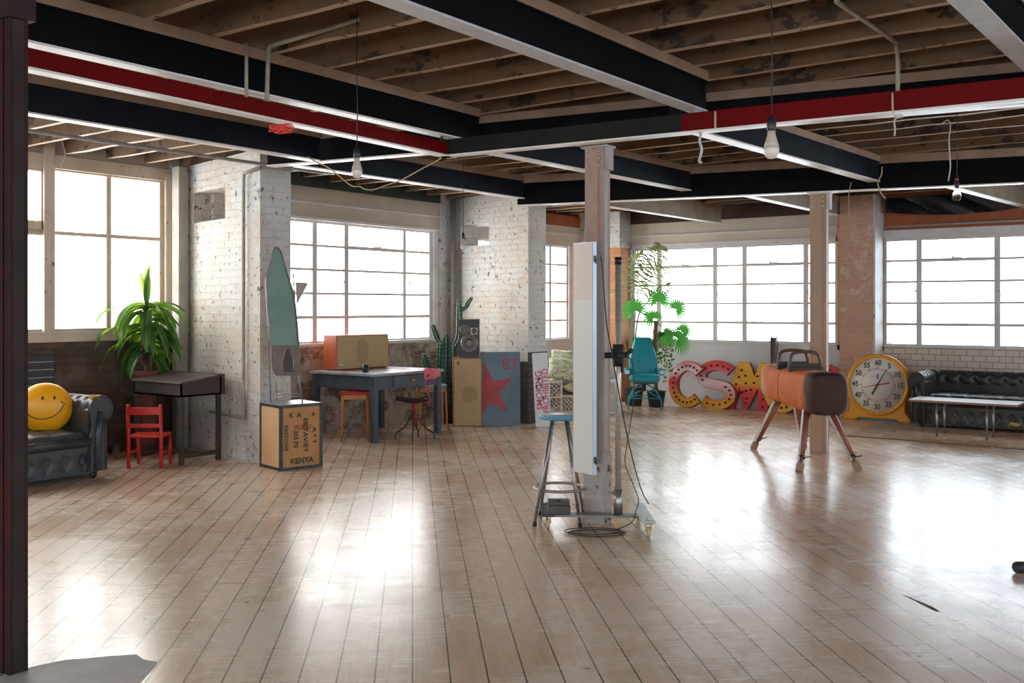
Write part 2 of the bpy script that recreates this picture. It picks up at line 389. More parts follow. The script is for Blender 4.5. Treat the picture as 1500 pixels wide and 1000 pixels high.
def ua1(px): return pv(px, 450, VA1+.05).x
W1R = ua1(246)
def walls():
    # ---- left window wall (runs away from the viewpoint)
    T = .36
    wl = struct(thing('wall_left', 'long brick wall with big windows and dark brick sill wall', 'wall'))
    MB().b(U0-.3, 6.75, VA1, VA1+T, 0, 1.26).build('lower_brickwork', M_darkbrick, wl, label='dark brown bare brick below the left window')
    mb = MB(); mb.b(U0-.3, 2.4, VA1, VA1+T, 1.26, 3.2); mb.b(W1R+.02, 6.75, VA1, VA1+T, 1.26, 3.2); mb.b(6.70, 7.2, VA, VA+T+.4, 1.03, 3.2)
    mb.b(10.42, 11.28, VA, VA+T, 1.03, 3.2)
    mb.build('pier', M_whitebrick, wl)
    MB().b(6.70, 10.74, VA, VA+T, 0, 1.03).build('lower_brickwork', M_brownbrick, wl, label='brown brick with flaking limewash below the middle window')
    MB().b(10.74, UB+.36, VA, VA+T, 0, .97).build('lower_wall', M_plaster, wl)
    MB().b(2.4, W1R+.02, VA1+.06, VA1+T, 2.99, 3.2).build('header_board', M_board, wl)
    MB().b(7.2, 10.42, VA+.02, VA+T, 2.54, 2.95).build('header_board', M_board, wl)
    MB().b(7.2, 10.42, VA-.02, VA+T, 2.93, 3.12).build('lintel_beam', M_greenpaint, wl)
    mb = MB(); mb.b(7.2, 10.42, VA-.005, VA+.03, 2.73, 2.75); mb.b(7.2, 10.42, VA-.01, VA+.03, 2.54, 2.57); mb.build('moulding', M_frame, wl)
    MB().b(11.28, UB, VA+.02, VA+T, 2.50, 2.95).build('header_board', M_boardfar, wl)
    MB().b(11.28, UB, VA-.005, VA+.03, 2.68, 2.70).build('moulding', M_frame, wl)
    MB().b(11.28, UB, VA+.02, VA+T, 2.95, 3.2).build('upper_band', M_darkband, wl)
    MB().b(11.28, UB, VA, VA+.02, 2.82, 3.0).build('upper_band', M_ochre, wl)
    # sills
    MB().b(2.4, W1R+.02, VA1-.03, VA1+.3, 1.16, 1.26).build('sill', M_frametan, wl)
    MB().b(7.2, 10.42, VA-.02, VA+.3, 1.03, 1.07).build('sill', M_frame, wl, bevel=.006)
    MB().b(11.28, UB, VA-.02, VA+.3, .97, .995).build('sill', M_frame, wl)
    # ---- far window wall
    wf = struct(thing('wall_far', 'far wall of wide steel windows, tiled under the right one', 'wall'))
    c0 = pu(913, 400, UB).y; c1 = 4.685+.06
    MB().b(UB, UB+T, 4.2, VA+T, 0, .965).build('lower_panel', M_plaster, wf, label='smooth pale grey panel below the window')
    MB().b(UB, UB+T, V0-.3, 4.2, 0, .975).build('tiled_wall', M_tile, wf, label='cream brick-shaped tiles below the right window')
    MB().b(UB, UB+T, c0, VA+T, .96, 3.2).build('pier', M_whitebrick, wf)
    MB().b(UB, UB+T, 4.02, 4.66, .9, 3.2).build('pier', M_pinkbrick, wf)
    MB().b(UB, UB+T, V0-.3, -.55, .9, 3.2).build('pier', M_whitebrick, wf)
    MB().b(UB+.02, UB+T, 4.66, c0, 2.50, 2.83).build('header_board', M_boardfar, wf)
    MB().b(UB+.005, UB+T, 4.66, c0, 2.83, 3.2).build('upper_band', M_darkband, wf)
    mb = MB(); mb.b(UB-.01, UB+.03, 4.66, c0, 2.62, 2.642); mb.build('moulding', M_frame, wf)
    MB().b(UB+.02, UB+T, -.55, 4.02, 2.53, 3.2).build('header_board', M_ochre, wf, label='orange brown plaster above the right window')
    MB().b(UB-.02, UB+T, 4.66, c0, .955, .975).build('sill', M_frame, wf)
    MB().b(UB-.02, UB+T, -.55, 4.02, .965, .985).build('sill', M_frame, wf)
    MB().b(13.62, UB, 4.06, 4.50, 0, 3.02).build('projecting_pier', M_pinkbrick, wf)
    MB().b(13.64, UB, 4.03, 4.06, 0, 3.02).build('pier_side', mat('white flaked paint', (.72, .70, .67), (.6, .57, .54), 6, rough=.6, bump=.5, chips=((.2, .14, .1), 12, .62)), wf)
    MB().b(13.70, UB, 8.00, 8.40, 0, 2.45).build('projecting_pier', M_orangebrick, wf)
    MB().b(13.66, UB, 7.99, 8.40, 2.45, 3.02).build('pier_top', M_whitebrick, wf)
    # ---- unseen plain sides, their window openings added for fill light
    mb = MB(); mb.b(U0-.3, U0, V0-.3, VA1+.36, 0, .9); mb.b(U0-.3, U0, V0-.3, VA1+.36, 2.75, 3.2)
    for a, b_ in ((V0-.3, -6.5), (-2.5, -1.5), (2.5, 3.5), (7.5, VA1+.36)): mb.b(U0-.3, U0, a, b_, .9, 2.75)
    struct(tag(mb.build('wall_back', M_whitebrick), 'white brick wall behind the viewpoint, three windows added for fill light', 'wall'))
    wr = struct(thing('wall_right', 'white brick wall on the right side, windows added for fill light', 'wall'))
    mb = MB(); mb.b(U0, UB, V0-.3, V0, 0, 1.0); mb.b(U0, UB, V0-.3, V0, 2.75, 3.2)
    for a, b_ in ((U0, -3.5), (1.5, 2.5), (7.5, 8.5), (13.3, UB)): mb.b(a, b_, V0-.3, V0, 1.0, 2.75)
    mb.build('brickwork', M_whitebrick, wr)
walls()

# ---- wing walls standing into the room
def wing(pts, hole, name, label):
    """pts: four plan corners (wall near, end near, end far, wall far); hole in the near face: v0, v1, z0, z1"""
    (a, b_, c, d) = pts; v0, v1, z0, z1 = hole; H = 3.02
    def near(v): t = (v-a[1])/(b_[1]-a[1]); return (a[0]+(b_[0]-a[0])*t, v)
    def far(v): t = (v-d[1])/(c[1]-d[1]); return (d[0]+(c[0]-d[0])*t, v)
    mb = MB()
    def slab(va, vb, za, zb):
        p = [near(va), near(vb), far(vb), far(va)]
        n = max(1, int(abs(vb-va)/.06)) if 0 else 1
        vs = [(x, y, z) for z in (za, zb) for x, y in p]
        mb.add(vs, [(0, 1, 2, 3)[::-1] if 0 else (0, 3, 2, 1)[::-1], (4, 5, 6, 7)[::-1], (0, 4, 5, 1), (1, 5, 6, 2), (2, 6, 7, 3), (3, 7, 4, 0)])
    lo, hi = b_[1], a[1]
    if v1 >= hi-.02: v1 = hi-.02
    slab(hi, lo, 0, z0); slab(hi, lo, z1, H); slab(hi, v1, z0, z1); slab(v0, lo, z0, z1)
    o = mb.build(name, M_whitebrick); struct(o); tag(o, label, 'wall'); return o
wing([(6.60, VA1), (6.22, 7.60), (6.60, 7.60), (6.98, VA1)], (8.33, 9.06, 2.40, 2.72), 'wall_left_wing',
     'white painted brick wing wall with a small square hole, beside the ironing board')
wing([(10.74, VA), (10.42, 7.45), (10.82, 7.45), (11.14, VA)], (8.22, 8.82, 2.345, 2.64), 'wall_middle_wing',
     'white painted brick wing wall behind the loudspeakers')

# ---- windows
def window(name, axis, fix, posts, rows, thickv, thickh, label, m=M_frame, depth=.04, tv=.07, tn=.035, awn=()):
    """posts: bar centre positions, rows: z of bars; thickv / thickh: indices of heavy bars; awn: (col,row) extra heavy bar"""
    w = struct(thing(name, label, 'window'))
    def bx(mb, a0, a1, z0, z1, d0, d1):
        if axis == 'A': mb.b(a0, a1, fix+d0, fix+d1, z0, z1)
        else: mb.b(fix+d0, fix+d1, a0, a1, z0, z1)
    mb = MB(); lo, hi = min(posts), max(posts)
    for i, p in enumerate(posts):
        t = tv if i in thickv else tn*1.6
        bx(mb, p-t/2, p+t/2, rows[-1], rows[0], .0, depth)
    for j, z in enumerate(rows):
        t = .038 if j in thickh else tn*.85
        bx(mb, lo, hi, z-t/2, z+t/2, .006, depth-.006)
    for c, r in awn:
        bx(mb, posts[c], posts[c+1], rows[r]-.022, rows[r]+.022, -.008, depth)
        mid = (posts[c]+posts[c+1])/2
        bx(mb, mid-.06, mid+.06, rows[r]+.02, rows[r]+.03, -.03, .0); bx(mb, mid+.045, mid+.06, rows[r]+.02, rows[r]+.055, -.03, .0)
    mb.build('window_frame', m, w, bevel=.003, seg=1)
    g = MB()
    if axis == 'A': g.add([(lo, fix+depth/2, rows[-1]), (hi, fix+depth/2, rows[-1]), (hi, fix+depth/2, rows[0]), (lo, fix+depth/2, rows[0])], [(0, 1, 2, 3)])
    else: g.add([(fix+depth/2, lo, rows[-1]), (fix+depth/2, hi, rows[-1]), (fix+depth/2, hi, rows[0]), (fix+depth/2, lo, rows[0])], [(0, 1, 2, 3)])
    g.build('window_panes', M_glass, w)
    return w
def glass_material():
    t = NT('window glass'); tr = t.n('ShaderNodeBsdfTransparent'); gl = t.n('ShaderNodeBsdfGlossy'); gl.inputs['Roughness'].default_value = .03
    tr.inputs[0].default_value = (.96, .97, .97, 1)
    fr = t.n('ShaderNodeFresnel'); fr.inputs[0].default_value = 1.45
    mx = t.n('ShaderNodeMixShader'); t.L.new(fr.outputs[0], mx.inputs[0]); t.L.new(tr.outputs[0], mx.inputs[1]); t.L.new(gl.outputs[0], mx.inputs[2])
    t.L.new(mx.outputs[0], t.out.inputs[0]); return t.m
M_glass = glass_material()
def ua(px): return pv(px, 450, VA+.05).x
def vb(px): return pu(px, 450, UB+.05).y
# window 1: old timber sashes
w1 = window('window_1', 'A', VA1+.05, [2.44, 3.9, ua1(70), ua1(160), ua1(237.5)], [2.865, 2.235, 1.27], {0, 1, 2, 3, 4}, {0, 1, 2},
            'large timber window with peeling cream frame beside the leafy plant', m=M_frametan, depth=.07, tv=.055)
mb = MB(); mb.b(2.4, W1R+.02, VA1+.02, VA1+.3, 2.865, 3.0); mb.b(ua1(239.5), W1R+.02, VA1+.0, VA1+.3, 1.26, 2.95)
mb.b(ua1(70)-.06, ua1(70)+.05, VA1, VA1+.1, 1.16, 3.12); mb.b(3.5, ua1(70), VA1+.03, VA1+.12, 2.82, 2.90)
mb.b(3.5, ua1(70), VA1+.03, VA1+.13, 2.255, 2.34); mb.b(3.5, ua1(70), VA1+.03, VA1+.13, 2.20, 2.23); mb.b(ua1(62)-.02, ua1(62)+.02, VA1+.03, VA1+.11, 2.24, 2.85)
mb.build('window_surround', M_frametan, w1, bevel=.004, seg=1)
rz = [2.53, 2.243, 1.955, 1.667, 1.38, 1.075]
w2 = window('window_2', 'A', VA+.05, [7.24, ua(461.5), ua(508), ua(593), ua(631)], rz, {1, 2}, {0, 4, 5},
            'steel window of small panes behind the blue grey table', awn=((2, 1),))
MB().b(ua(633), 10.42, VA+.02, VA+.25, 1.07, 2.54).build('window_surround', M_frame, w2)
rz2 = [2.42, 2.133, 1.846, 1.558, 1.27, .985]
w3 = window('window_3', 'A', VA+.05, [11.3, 12.05, 12.45, 13.2, 13.7], [2.49, 2.19, 1.89, 1.59, 1.29, .995], {0, 4}, {0, 5},
            'steel window above the wicker sofa with patterned cushions')
MB().b(13.7, UB, VA+.02, VA+.25, .99, 2.5).build('window_surround', M_frame, w3)
w4 = window('window_4', 'B', UB+.05, [vb(927), vb(965), vb(1047), vb(1090), vb(1180), vb(1225.5)], rz2, {1, 2, 3, 4}, {0, 4, 5},
            'wide steel window behind the palms and marquee letters', awn=((1, 1), (3, 1)))
mb = MB(); c0 = pu(913, 400, UB).y; mb.b(UB+.0, UB+.25, vb(927), c0, .97, 2.5); mb.b(UB+.0, UB+.25, 4.66, vb(1226), .97, 2.5)
mb.b(UB, UB+.25, 4.66, c0, 2.435, 2.5); mb.build('window_surround', M_frame, w4)
x3 = [vb(1295.5), vb(1345.7), vb(1460.5), vb(1460.5)-.44, vb(1460.5)-1.44, vb(1460.5)-1.9, vb(1460.5)-3.0]
w5 = window('window_5', 'B', UB+.05, x3, rz2, {1, 2, 3, 4, 5}, {0, 4, 5},
            'wide steel window above the tiles and the chesterfield sofa', awn=((1, 1), (4, 1)))
mb = MB(); mb.b(UB, UB+.25, vb(1295), 4.03, .98, 2.55); mb.b(UB, UB+.25, -.55, 4.02, 2.435, 2.55); mb.b(UB, UB+.25, -.55, x3[-1], .98, 2.55)
mb.build('window_surround', M_frame, w5)
# casement stays hanging from the bars
for wn, f, pts in ((w2, pv, ((504, 413, -4), (600, 414, 5))), (w4, pu, ((1050, 429, 3), (1183.5, 428, 3))), (w5, pu, ((1342, 426, -7), (1464, 426, 3)))):
    mb = MB()
    for px, py, dx in pts:
        fix = (VA if f is pv else UB)-.01
        a = f(px, py, fix); b_ = f(px+dx, py+13, fix-.02); mb.tube([a, (a+b_)/2+Vector((0, 0, .01)), b_], .005, 6); mb.sphere(a, .016, 8, 6)
    mb.build('window_catch', M_frame, wn)
for i, (a, b_) in enumerate(((-3.5, 1.5), (2.5, 7.5), (8.5, 13.3))):  # unseen right side windows, put in to brighten the room
    window('window_%d' % (6+i), 'A', V0-.1, [a, a+(b_-a)/3, a+2*(b_-a)/3, b_], [2.75, 2.3, 1.85, 1.4, 1.0], {1, 2}, {0, 4}, ('nearest', 'middle', 'farthest')[i]+' unseen steel window added to the right side wall for fill light')

for i, (a, b_) in enumerate(((-6.5, -2.5), (-1.5, 2.5), (3.5, 7.5))):  # unseen windows behind the camera, added as front fill
    window('window_%d' % (9+i), 'B', U0-.1, [a, a+(b_-a)/3, a+2*(b_-a)/3, b_], [2.75, 2.3, 1.85, 1.4, .9], {1, 2}, {0, 4}, ('rightmost', 'middle', 'leftmost')[i]+' unseen steel window added behind the viewpoint for fill light')

# ---- beams
def prof_beam(name, p, q, w, h, webm, flm, label, side=1, red=None):
    """p,q : far bottom edge; the section sits on the viewpoint's side of that line"""
    p, q = Vector(p), Vector(q); d = (q-p); L = d.length; d.normalize(); n = Vector((0, 0, 1)).cross(d)
    if n.dot(-p) < 0: n = -n
    o = thing(name, label, 'beam', loc=p, kind='structure')
    Mx = Matrix(((d.x, n.x, 0, 0), (d.y, n.y, 0, 0), (0, 0, 1, 0), (0, 0, 0, 1)))
    mb = MB(); mb.M = Mx; t = .012
    mb.b(0, L, .004, w-.004, t, h-t) if w < .09 else (mb.b(0, L, w-.022, w-.012, t, h-t), mb.b(0, L, .0, w, h-t, h))
    if w < .09: mb.b(0, L, 0, w, h-t, h)
    mb.build('web', webm, o)
    if red:
        mb = MB(); mb.M = Mx; mb.b(red[0], red[1], w-.005, w-.001, t+.0005, h-t); mb.b(red[0], red[1], w-.012, w+.001, h-t, h+.0005); mb.build('red_painted_face', M_red, o)
    mb = MB(); mb.M = Mx; mb.b(0, L, 0, w, 0, t); mb.build('flange', flm, o, label='bright flange along the underside')
    return o
def ext(p, q, a, b_):
    d = (q-p).normalized(); return p-d*a, q+d*b_
def bl(name, x0, y0, x1, y1, z, ea, eb, w, h, wm, fm, label, plate=True, red=None):
    p, q = ext(pz(x0, y0, z), pz(x1, y1, z), ea, eb)
    o = prof_beam(name, p, q, w, h, wm, fm, label, red=red)
    if plate:
        d = (q-p); L = d.length; d.normalize(); n = Vector((0, 0, 1)).cross(d)
        if n.dot(-p) < 0: n = -n
        mb = MB(); mb.M = Matrix(((d.x, n.x, 0, 0), (d.y, n.y, 0, 0), (0, 0, 1, 0), (0, 0, 0, 1))); r_ = random.Random(int(x0))
        mb.b(0, L, .005, w+.006, h, 3.022-z); mb.build('timber_plate', M_plate, o)
    return o
ZU, ZL = 2.76, 2.62
bl('steel_beam', 1385, 0, 1500, 105.5, ZU, 5.0, 1.1, .11, .2, M_black, M_flangedirty, 'black steel beam with pale worn underside crossing the top right corner')
bl('steel_beam', 539, 1, 1010, 165.5, ZU, 6.0, .04, .11, .2, M_black, M_flangedirty, 'black steel beam running to the middle pillar, largest of the ceiling beams')
bl('steel_beam', 47, 71, 640, 201, ZU, 6.0, .4, .10, .2, M_black, M_flange, 'black steel beam directly above the long red beam')
bl('steel_beam', 46, 171, 319, 215, ZU, 6.0, 1.0, .10, .2, M_blacktop, M_flange, 'blue black steel beam over the ironing board')
bl('steel_beam', 716, 227, 1003, 281, ZU, 1.0, .2, .11, .2, M_blacktop, M_flange, 'blue black steel beam passing behind the middle pillar')
bl('steel_beam', 1016, 198, 1268, 266, ZU, .5, .1, .11, .2, M_blacktop, M_flange, 'blue black steel beam ending above the second pillar')
bl('steel_beam', 466, 250, 781, 295, ZU, .3, .1, .10, .2, M_blacktop, M_flange, 'blue black steel beam above the table and the cactus')
bl('steel_beam', 916, 308, 1035, 325.6, ZU, 1.3, .3, .10, .2, M_beige, M_flange, 'beige steel beam meeting the far wall above the palms')
bl('steel_beam', 1100, 290.5, 1188, 309.5, ZU, .5, .9, .10, .2, M_beige, M_flange, 'beige steel beam meeting the far wall left of the brick pier')
bl('steel_beam', 1381, 274, 1483.7, 301, ZU, .6, .4, .10, .2, M_beige, M_flange, 'beige steel beam beside the hanging black sheet')
bl('steel_beam', 427, 243.5, 630, 227, ZU, .2, 12.0, .10, .2, M_black, M_flange, 'black cross beam over the red hung beam')
bl('steel_beam', 797, 301, 1500, 270, 2.68, .3, 7.5, .10, .26, M_black, M_flange, 'black cross beam resting on the second pillar')
bl('steel_beam', 652, 232, 1500, 151, ZL, 0, 4.0, .085, .125, M_olive, M_flange, 'hung cross beam on the middle pillar, olive then painted red', plate=False, red=(1.92, 20))
bl('steel_beam', 46, 108, 652, 232, ZL, 6.0, .03, .085, .10, M_red, M_flange, 'long dark red hung beam on the left', plate=False)

# ---- pillars
def pillar(name, loc, wv, du, H, front, side, label, base=None, bracket=True, rz=0):
    o = thing(name, label, 'pillar', loc=loc, rz=rz, kind='structure')
    mb = MB(); mb.b(0, .012, -wv/2, wv/2, 0, H); mb.b(du-.012, du, -wv/2, wv/2, 0, H); mb.b(0, du, -.006, .006, 0, H)
    mb.build('flange', front, o, bevel=.002, seg=1)
    mb = MB(); mb.b(-.008, 0, -wv/2+.045, wv/2-.035, 0, H-.02); mb.build('cover_plate', front, o, bevel=.002, seg=1)
    MB().b(.012, du-.012, -wv/2+.004, -wv/2+.012, 0, H).build('side_plate', side, o)
    if base: MB().b(-.012, du+.008, -wv/2-.006, wv/2+.006, 0, base[1]).build('painted_foot', base[0], o)
    if bracket:
        mb = MB(); mb.b(-.02, du+.02, -wv/2-.035, wv/2+.02, H-.012, H); 
        mb.prism([(-.0, 0), (.03, .11), (-.0, .11)], -.01, .01)
        mb.M = Matrix.Translation((du/2, -wv/2, H-.17)) @ Matrix.Rotation(-PI/2, 4, 'Z'); mb.b(0, .035, -.03, .03, 0, .16)
        mb.M = Matrix.Identity(4)
        for z in (H-.14, H-.09, H-.04): mb.sphere((-.012, -wv/2+.03, z), .009, 8, 6); mb.sphere((-.012, wv/2-.03, z), .009, 8, 6)
        mb.build('cap_bracket', side, o)
    return o
M_pil1 = mat('worn pinkish pillar paint', (.50, .36, .30), (.36, .23, .18), 3.5, rough=.55, bump=.3, bscale=25, chips=((.06, .035, .028), 13, .70), stretch=(1, 1, .5))
M_pil1s = mat('grey pillar paint', (.52, .46, .45), (.42, .36, .35), 5, rough=.5, bump=.3, bscale=25, chips=((.08, .05, .04), 13, .7))
M_pil2 = mat('tan pillar paint', (.52, .35, .23), (.43, .28, .18), 2.5, rough=.55, bump=.2, bscale=25, stretch=(1, 1, .4))
M_pil2s = mat('pale pillar edge', (.70, .69, .70), (.6, .58, .58), 5, rough=.5, bump=.2)
M_pil3 = mat('dark maroon pillar', (.050, .014, .011), (.026, .012, .010), 4, rough=.6, spec=.2, bump=.3, bscale=25, chips=((.15, .05, .04), 6, .66), stretch=(1, 1, .5))
M_pil3s = mat('dark grey maroon pillar side', (.050, .030, .028), (.032, .018, .018), 5, rough=.6, spec=.2, bump=.3, bscale=25, chips=((.14, .03, .02), 5, .66))
M_foot = mat('flaked white foot', (.50, .46, .42), (.36, .31, .27), 7, rough=.65, bump=.5, chips=((.10, .06, .045), 9, .56))
a = pf(884, 768)
pillar('steel_pillar', a+Vector((0, .075, 0)), .155, .085, 2.62, M_pil1, M_pil1s, 'worn pinkish steel pillar in the middle beside the rolling stand', base=(M_foot, .50))
a = pf(1210, 664)
pillar('steel_pillar', a+Vector((0, .085, 0)), .175, .08, 2.68, M_pil2, M_pil2s, 'tan steel pillar behind the pommel horse')
a = pf(14, 990)
pillar('steel_pillar', a+Vector((0, .09, 0)), .18, .078, 2.85, M_pil3, M_pil3s, 'dark maroon steel pillar at the left edge', bracket=False)
a2 = MB(); a2.b(-.015, .10, -.11, .1, 0, .14); a2.build('cap_bracket', M_pil3s, bpy.data.objects['steel_pillar.002'], loc=(0, 0, 2.68))

mb = MB(); mb.b(10.415, 10.83, 7.438, 7.452, 0, .92); mb.b(10.405, 10.425, 7.44, 7.60, 0, .80)
struct(tag(mb.build('wall_middle_wing_foot', brick('grimy bare brick', (.09,.065,.055), (.06,.045,.04), (.05,.04,.035), .228, .075, .01, .85, .9, chip=((.3,.27,.24), 9, .64))), 'dark grimy bare brick foot of the middle wing wall', 'wall'))

a, b_ = pf(1318, 868), pf(1373, 895); d = (b_-a).normalized(); n_ = Vector((-d.y, d.x, 0))
fl = bpy.data.objects['floor']
mb = MB(); P_ = [a, a+d*.12+n_*.006, a+d*.25+n_*.020, b_+n_*.012, b_-n_*.006, a+d*.22-n_*.008]; P_ = [p+Vector((0, 0, .0012)) for p in P_]
mb.add(P_, [(0, 5, 4, 3, 2, 1)]); mb.build('splintered_gap', mat('bare splintered wood', (.16, .09, .05), (.08, .045, .03), 20, rough=.9), fl)
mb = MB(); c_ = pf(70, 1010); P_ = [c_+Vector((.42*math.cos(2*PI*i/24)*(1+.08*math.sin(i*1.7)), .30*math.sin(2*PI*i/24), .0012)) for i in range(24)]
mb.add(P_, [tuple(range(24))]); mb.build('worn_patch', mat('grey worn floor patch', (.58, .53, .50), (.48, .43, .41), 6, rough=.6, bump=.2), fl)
# ================================================================== OBJECT MATERIALS
M_leather = mat('dark grey green leather', (.026, .031, .035), (.055, .058, .060), 5, rough=.32, r2=.45, bump=.25, bscale=60, bdist=.002)
M_leather2 = mat('dark olive black leather', (.018, .021, .021), (.050, .047, .040), 4, rough=.28, r2=.42, bump=.25, bscale=60, bdist=.002)
M_foam = mat('yellow foam', (.75, .48, .10), (.6, .32, .05), 30, rough=.9, bump=.4)
M_darkwood = mat('dark worn wood', (.060, .040, .030), (.030, .020, .017), 3, rough=.55, bump=.2, bscale=30, stretch=(1, 1, .3))
M_redwood = mat('red painted wood', (.62, .02, .012), (.5, .015, .01), 4, rough=.4, bump=.05)
M_ply = mat('tea chest plywood', (.55, .27, .10), (.44, .20, .07), 2.5, rough=.65, bump=.1, chips=((.25, .12, .05), 7, .70))
M_plypale = mat('pale tea chest plywood', (.66, .40, .20), (.56, .32, .15), 3, rough=.6, bump=.1, chips=((.32, .17, .08), 7, .70))
M_tin = mat('dark tin edging', (.10, .10, .10), (.05, .05, .05), 10, rough=.5, metal=.6, bump=.3, chips=((.25, .13, .07), 14, .66))
M_tintop = mat('grey metal sheet', (.48, .50, .53), (.36, .37, .40), 4, rough=.38, metal=.4, bump=.15)
M_stencil = mat('black green stencil ink', (.03, .07, .05), (.02, .04, .035), 8, rough=.8)
M_stencilr = mat('rust stencil ink', (.35, .10, .04), (.28, .08, .03), 8, rough=.8)
M_teal = mat('faded green cloth', (.20, .31, .27), (.15, .23, .20), 2.5, rough=.85, bump=.1, chips=((.12, .09, .07), 3.4, .68))
M_brownmetal = mat('brown worn metal', (.19, .13, .11), (.11, .075, .065), 4, rough=.5, bump=.3, chips=((.30, .26, .22), 10, .68))
M_steel = mat('dull steel tube', (.42, .39, .36), (.30, .27, .25), 8, rough=.35, metal=.75)
M_tablepaint = mat('blue grey table paint', (.075, .098, .122), (.052, .070, .092), 5, rough=.5, bump=.15, bscale=40, chips=((.04, .04, .045), 14, .70))
M_tabletop = mat('worn table top', (.42, .46, .52), (.30, .26, .24), 4, rough=.33, bump=.15, chips=((.20, .13, .09), 7, .64))
M_teak = mat('red teak veneer', (.58, .14, .055), (.45, .10, .04), 4, rough=.3, stretch=(8, 8, .6))
M_gold = mat('gold grille cloth', (.56, .40, .22), (.48, .33, .17), 60, rough=.85, bump=.2, bscale=200, bdist=.001)
M_goldwear = mat('darker worn grille cloth', (.46, .31, .165), (.40, .27, .14), 40, rough=.85)
M_blk = mat('satin black', (.012, .012, .013), (.02, .02, .02), 6, rough=.4)
M_rubber = mat('black rubber', (.018, .018, .02), (.028, .028, .03), 6, rough=.6)
M_white = mat('off white plastic', (.80, .79, .76), (.74, .73, .70), 6, rough=.4)
M_orangewood = mat('varnished orange wood', (.60, .25, .08), (.48, .18, .055), 3, rough=.4, stretch=(6, 6, .6))
M_redvinyl = mat('red vinyl', (.45, .02, .03), (.36, .015, .02), 5, rough=.4)
M_bluevinyl = mat('pale blue seat', (.28, .42, .58), (.22, .35, .50), 5, rough=.4)
M_redmetal = mat('red painted metal', (.42, .05, .06), (.30, .035, .045), 8, rough=.45, chips=((.07, .03, .03), 12, .62))
M_pinkback = mat('faded red plastic', (.72, .14, .17), (.6, .10, .12), 5, rough=.35)
M_bronze = mat('brown iron', (.055, .035, .032), (.09, .05, .045), 8, rough=.45, metal=.3)
M_blueboard = mat('grey blue painted metal', (.17, .24, .30), (.10, .145, .19), 2.2, rough=.5, bump=.15, chips=((.06, .065, .075), 5, .66))
M_starred = mat('faded red star paint', (.50, .07, .08), (.34, .05, .06), 5, rough=.55, chips=((.17, .2, .25), 12, .68))
M_signwhite = mat('enamel sign white', (.76, .77, .78), (.66, .67, .68), 4, rough=.3, chips=((.24, .22, .22), 4.2, .70))
M_signred = mat('sign red', (.62, .03, .06), (.5, .03, .05), 20, rough=.35)
M_wicker = mat('white wicker', (.78, .74, .66), (.68, .63, .55), 12, rough=.6, bump=.4, bscale=80)
def floral():
    t = NT('green palm print fabric'); v = t.coords((1.6, 1.6, 4.2), (0, .5, .7))
    n = t.noise(v, 4.2, 5, .55, 2.6); n2 = t.noise(v, 7, 4, .6, 1.5)
    c = t.mix(t.ramp(n, .49, .53), (.80, .79, .70), (.45, .48, .13)); c = t.mix(t.ramp(n2, .62, .65), c, (.52, .30, .16)); c = t.mix(t.ramp(n, .62, .66), c, (.78, .80, .72))
    t.bsdf(c, .85); return t.m
M_floral = floral()
M_turq = mat('turquoise vinyl', (.010, .30, .38), (.008, .25, .33), 3, rough=.38, bump=.08)
M_turqm = mat('turquoise painted metal', (.03, .33, .42), (.02, .24, .33), 6, rough=.4)
M_bluetop = mat('pale blue stool seat', (.55, .66, .72), (.42, .56, .64), 6, rough=.35)
M_blueedge = mat('blue stool rim', (.10, .38, .50), (.08, .3, .42), 6, rough=.4)
M_suede = mat('orange brown suede leather', (.60, .16, .04), (.44, .11, .028), 3.0, lo=.3, hi=.7, rough=.75, bump=.15, bscale=30, chips=((.36, .09, .03), 7, .66))
M_horsewood = mat('horse leg wood', (.34, .11, .05), (.24, .075, .035), 3, rough=.42, stretch=(4, 4, .7))
M_footwood = mat('pale foot wood', (.42, .27, .19), (.33, .2, .14), 6, rough=.6)
M_clockyellow = mat('orange yellow plastic', (.86, .38, .012), (.80, .33, .01), 2, rough=.38)
M_dial = mat('clock dial', (.84, .79, .73), (.80, .75, .69), 3, rough=.4)
M_ink = mat('dark ink', (.03, .03, .035), None, rough=.6)
M_rug = mat('faded rug', (.50, .31, .17), (.42, .21, .15), 6, rough=.95, bump=.6, bscale=90, chips=((.48, .42, .31), 8, .52))
M_brass = mat('brass', (.65, .45, .18), (.5, .33, .12), 6, rough=.35, metal=.9)
M_caster = mat('cream caster', (.72, .58, .36), (.6, .46, .26), 10, rough=.4)
M_cable = mat('black cable', (.012, .012, .014), None, rough=.5)
M_terra = mat('terracotta', (.42, .13, .07), (.33, .10, .05), 6, rough=.75)
M_stem = mat('brown plant stem', (.20, .12, .07), (.12, .07, .045), 12, rough=.85, bump=.6)
def leafmat(name, c1, c2, tr=.45, tcol=None, scale=3, rough=.4, stretch=None):
    t = NT(name); v = t.coords(stretch); c = t.mix(t.ramp(t.noise(v, scale, 4), .4, .6), c1, c2)
    p = t.n('ShaderNodeBsdfPrincipled'); t.inp(p, 'Base Color', c); t.inp(p, 'Roughness', rough)
    q = t.n('ShaderNodeBsdfTranslucent'); q.inputs[0].default_value = (*(tcol or tuple(min(1, x*2.2) for x in c1)), 1)
    m = t.n('ShaderNodeMixShader'); m.inputs[0].default_value = tr
    t.L.new(p.outputs[0], m.inputs[1]); t.L.new(q.outputs[0], m.inputs[2]); t.L.new(m.outputs[0], t.out.inputs[0]); return t.m
M_leaf = leafmat('glossy striped leaf', (.03, .085, .04), (.05, .13, .045), .30, (.30, .58, .04), 5)
M_leafmid = leafmat('yellow leaf stripe', (.16, .26, .05), (.13, .21, .05), .38, (.65, .80, .10), 5)
M_palm = leafmat('bright palm leaf', (.06, .24, .04), (.10, .33, .06), .38, (.12, .50, .07), 5)
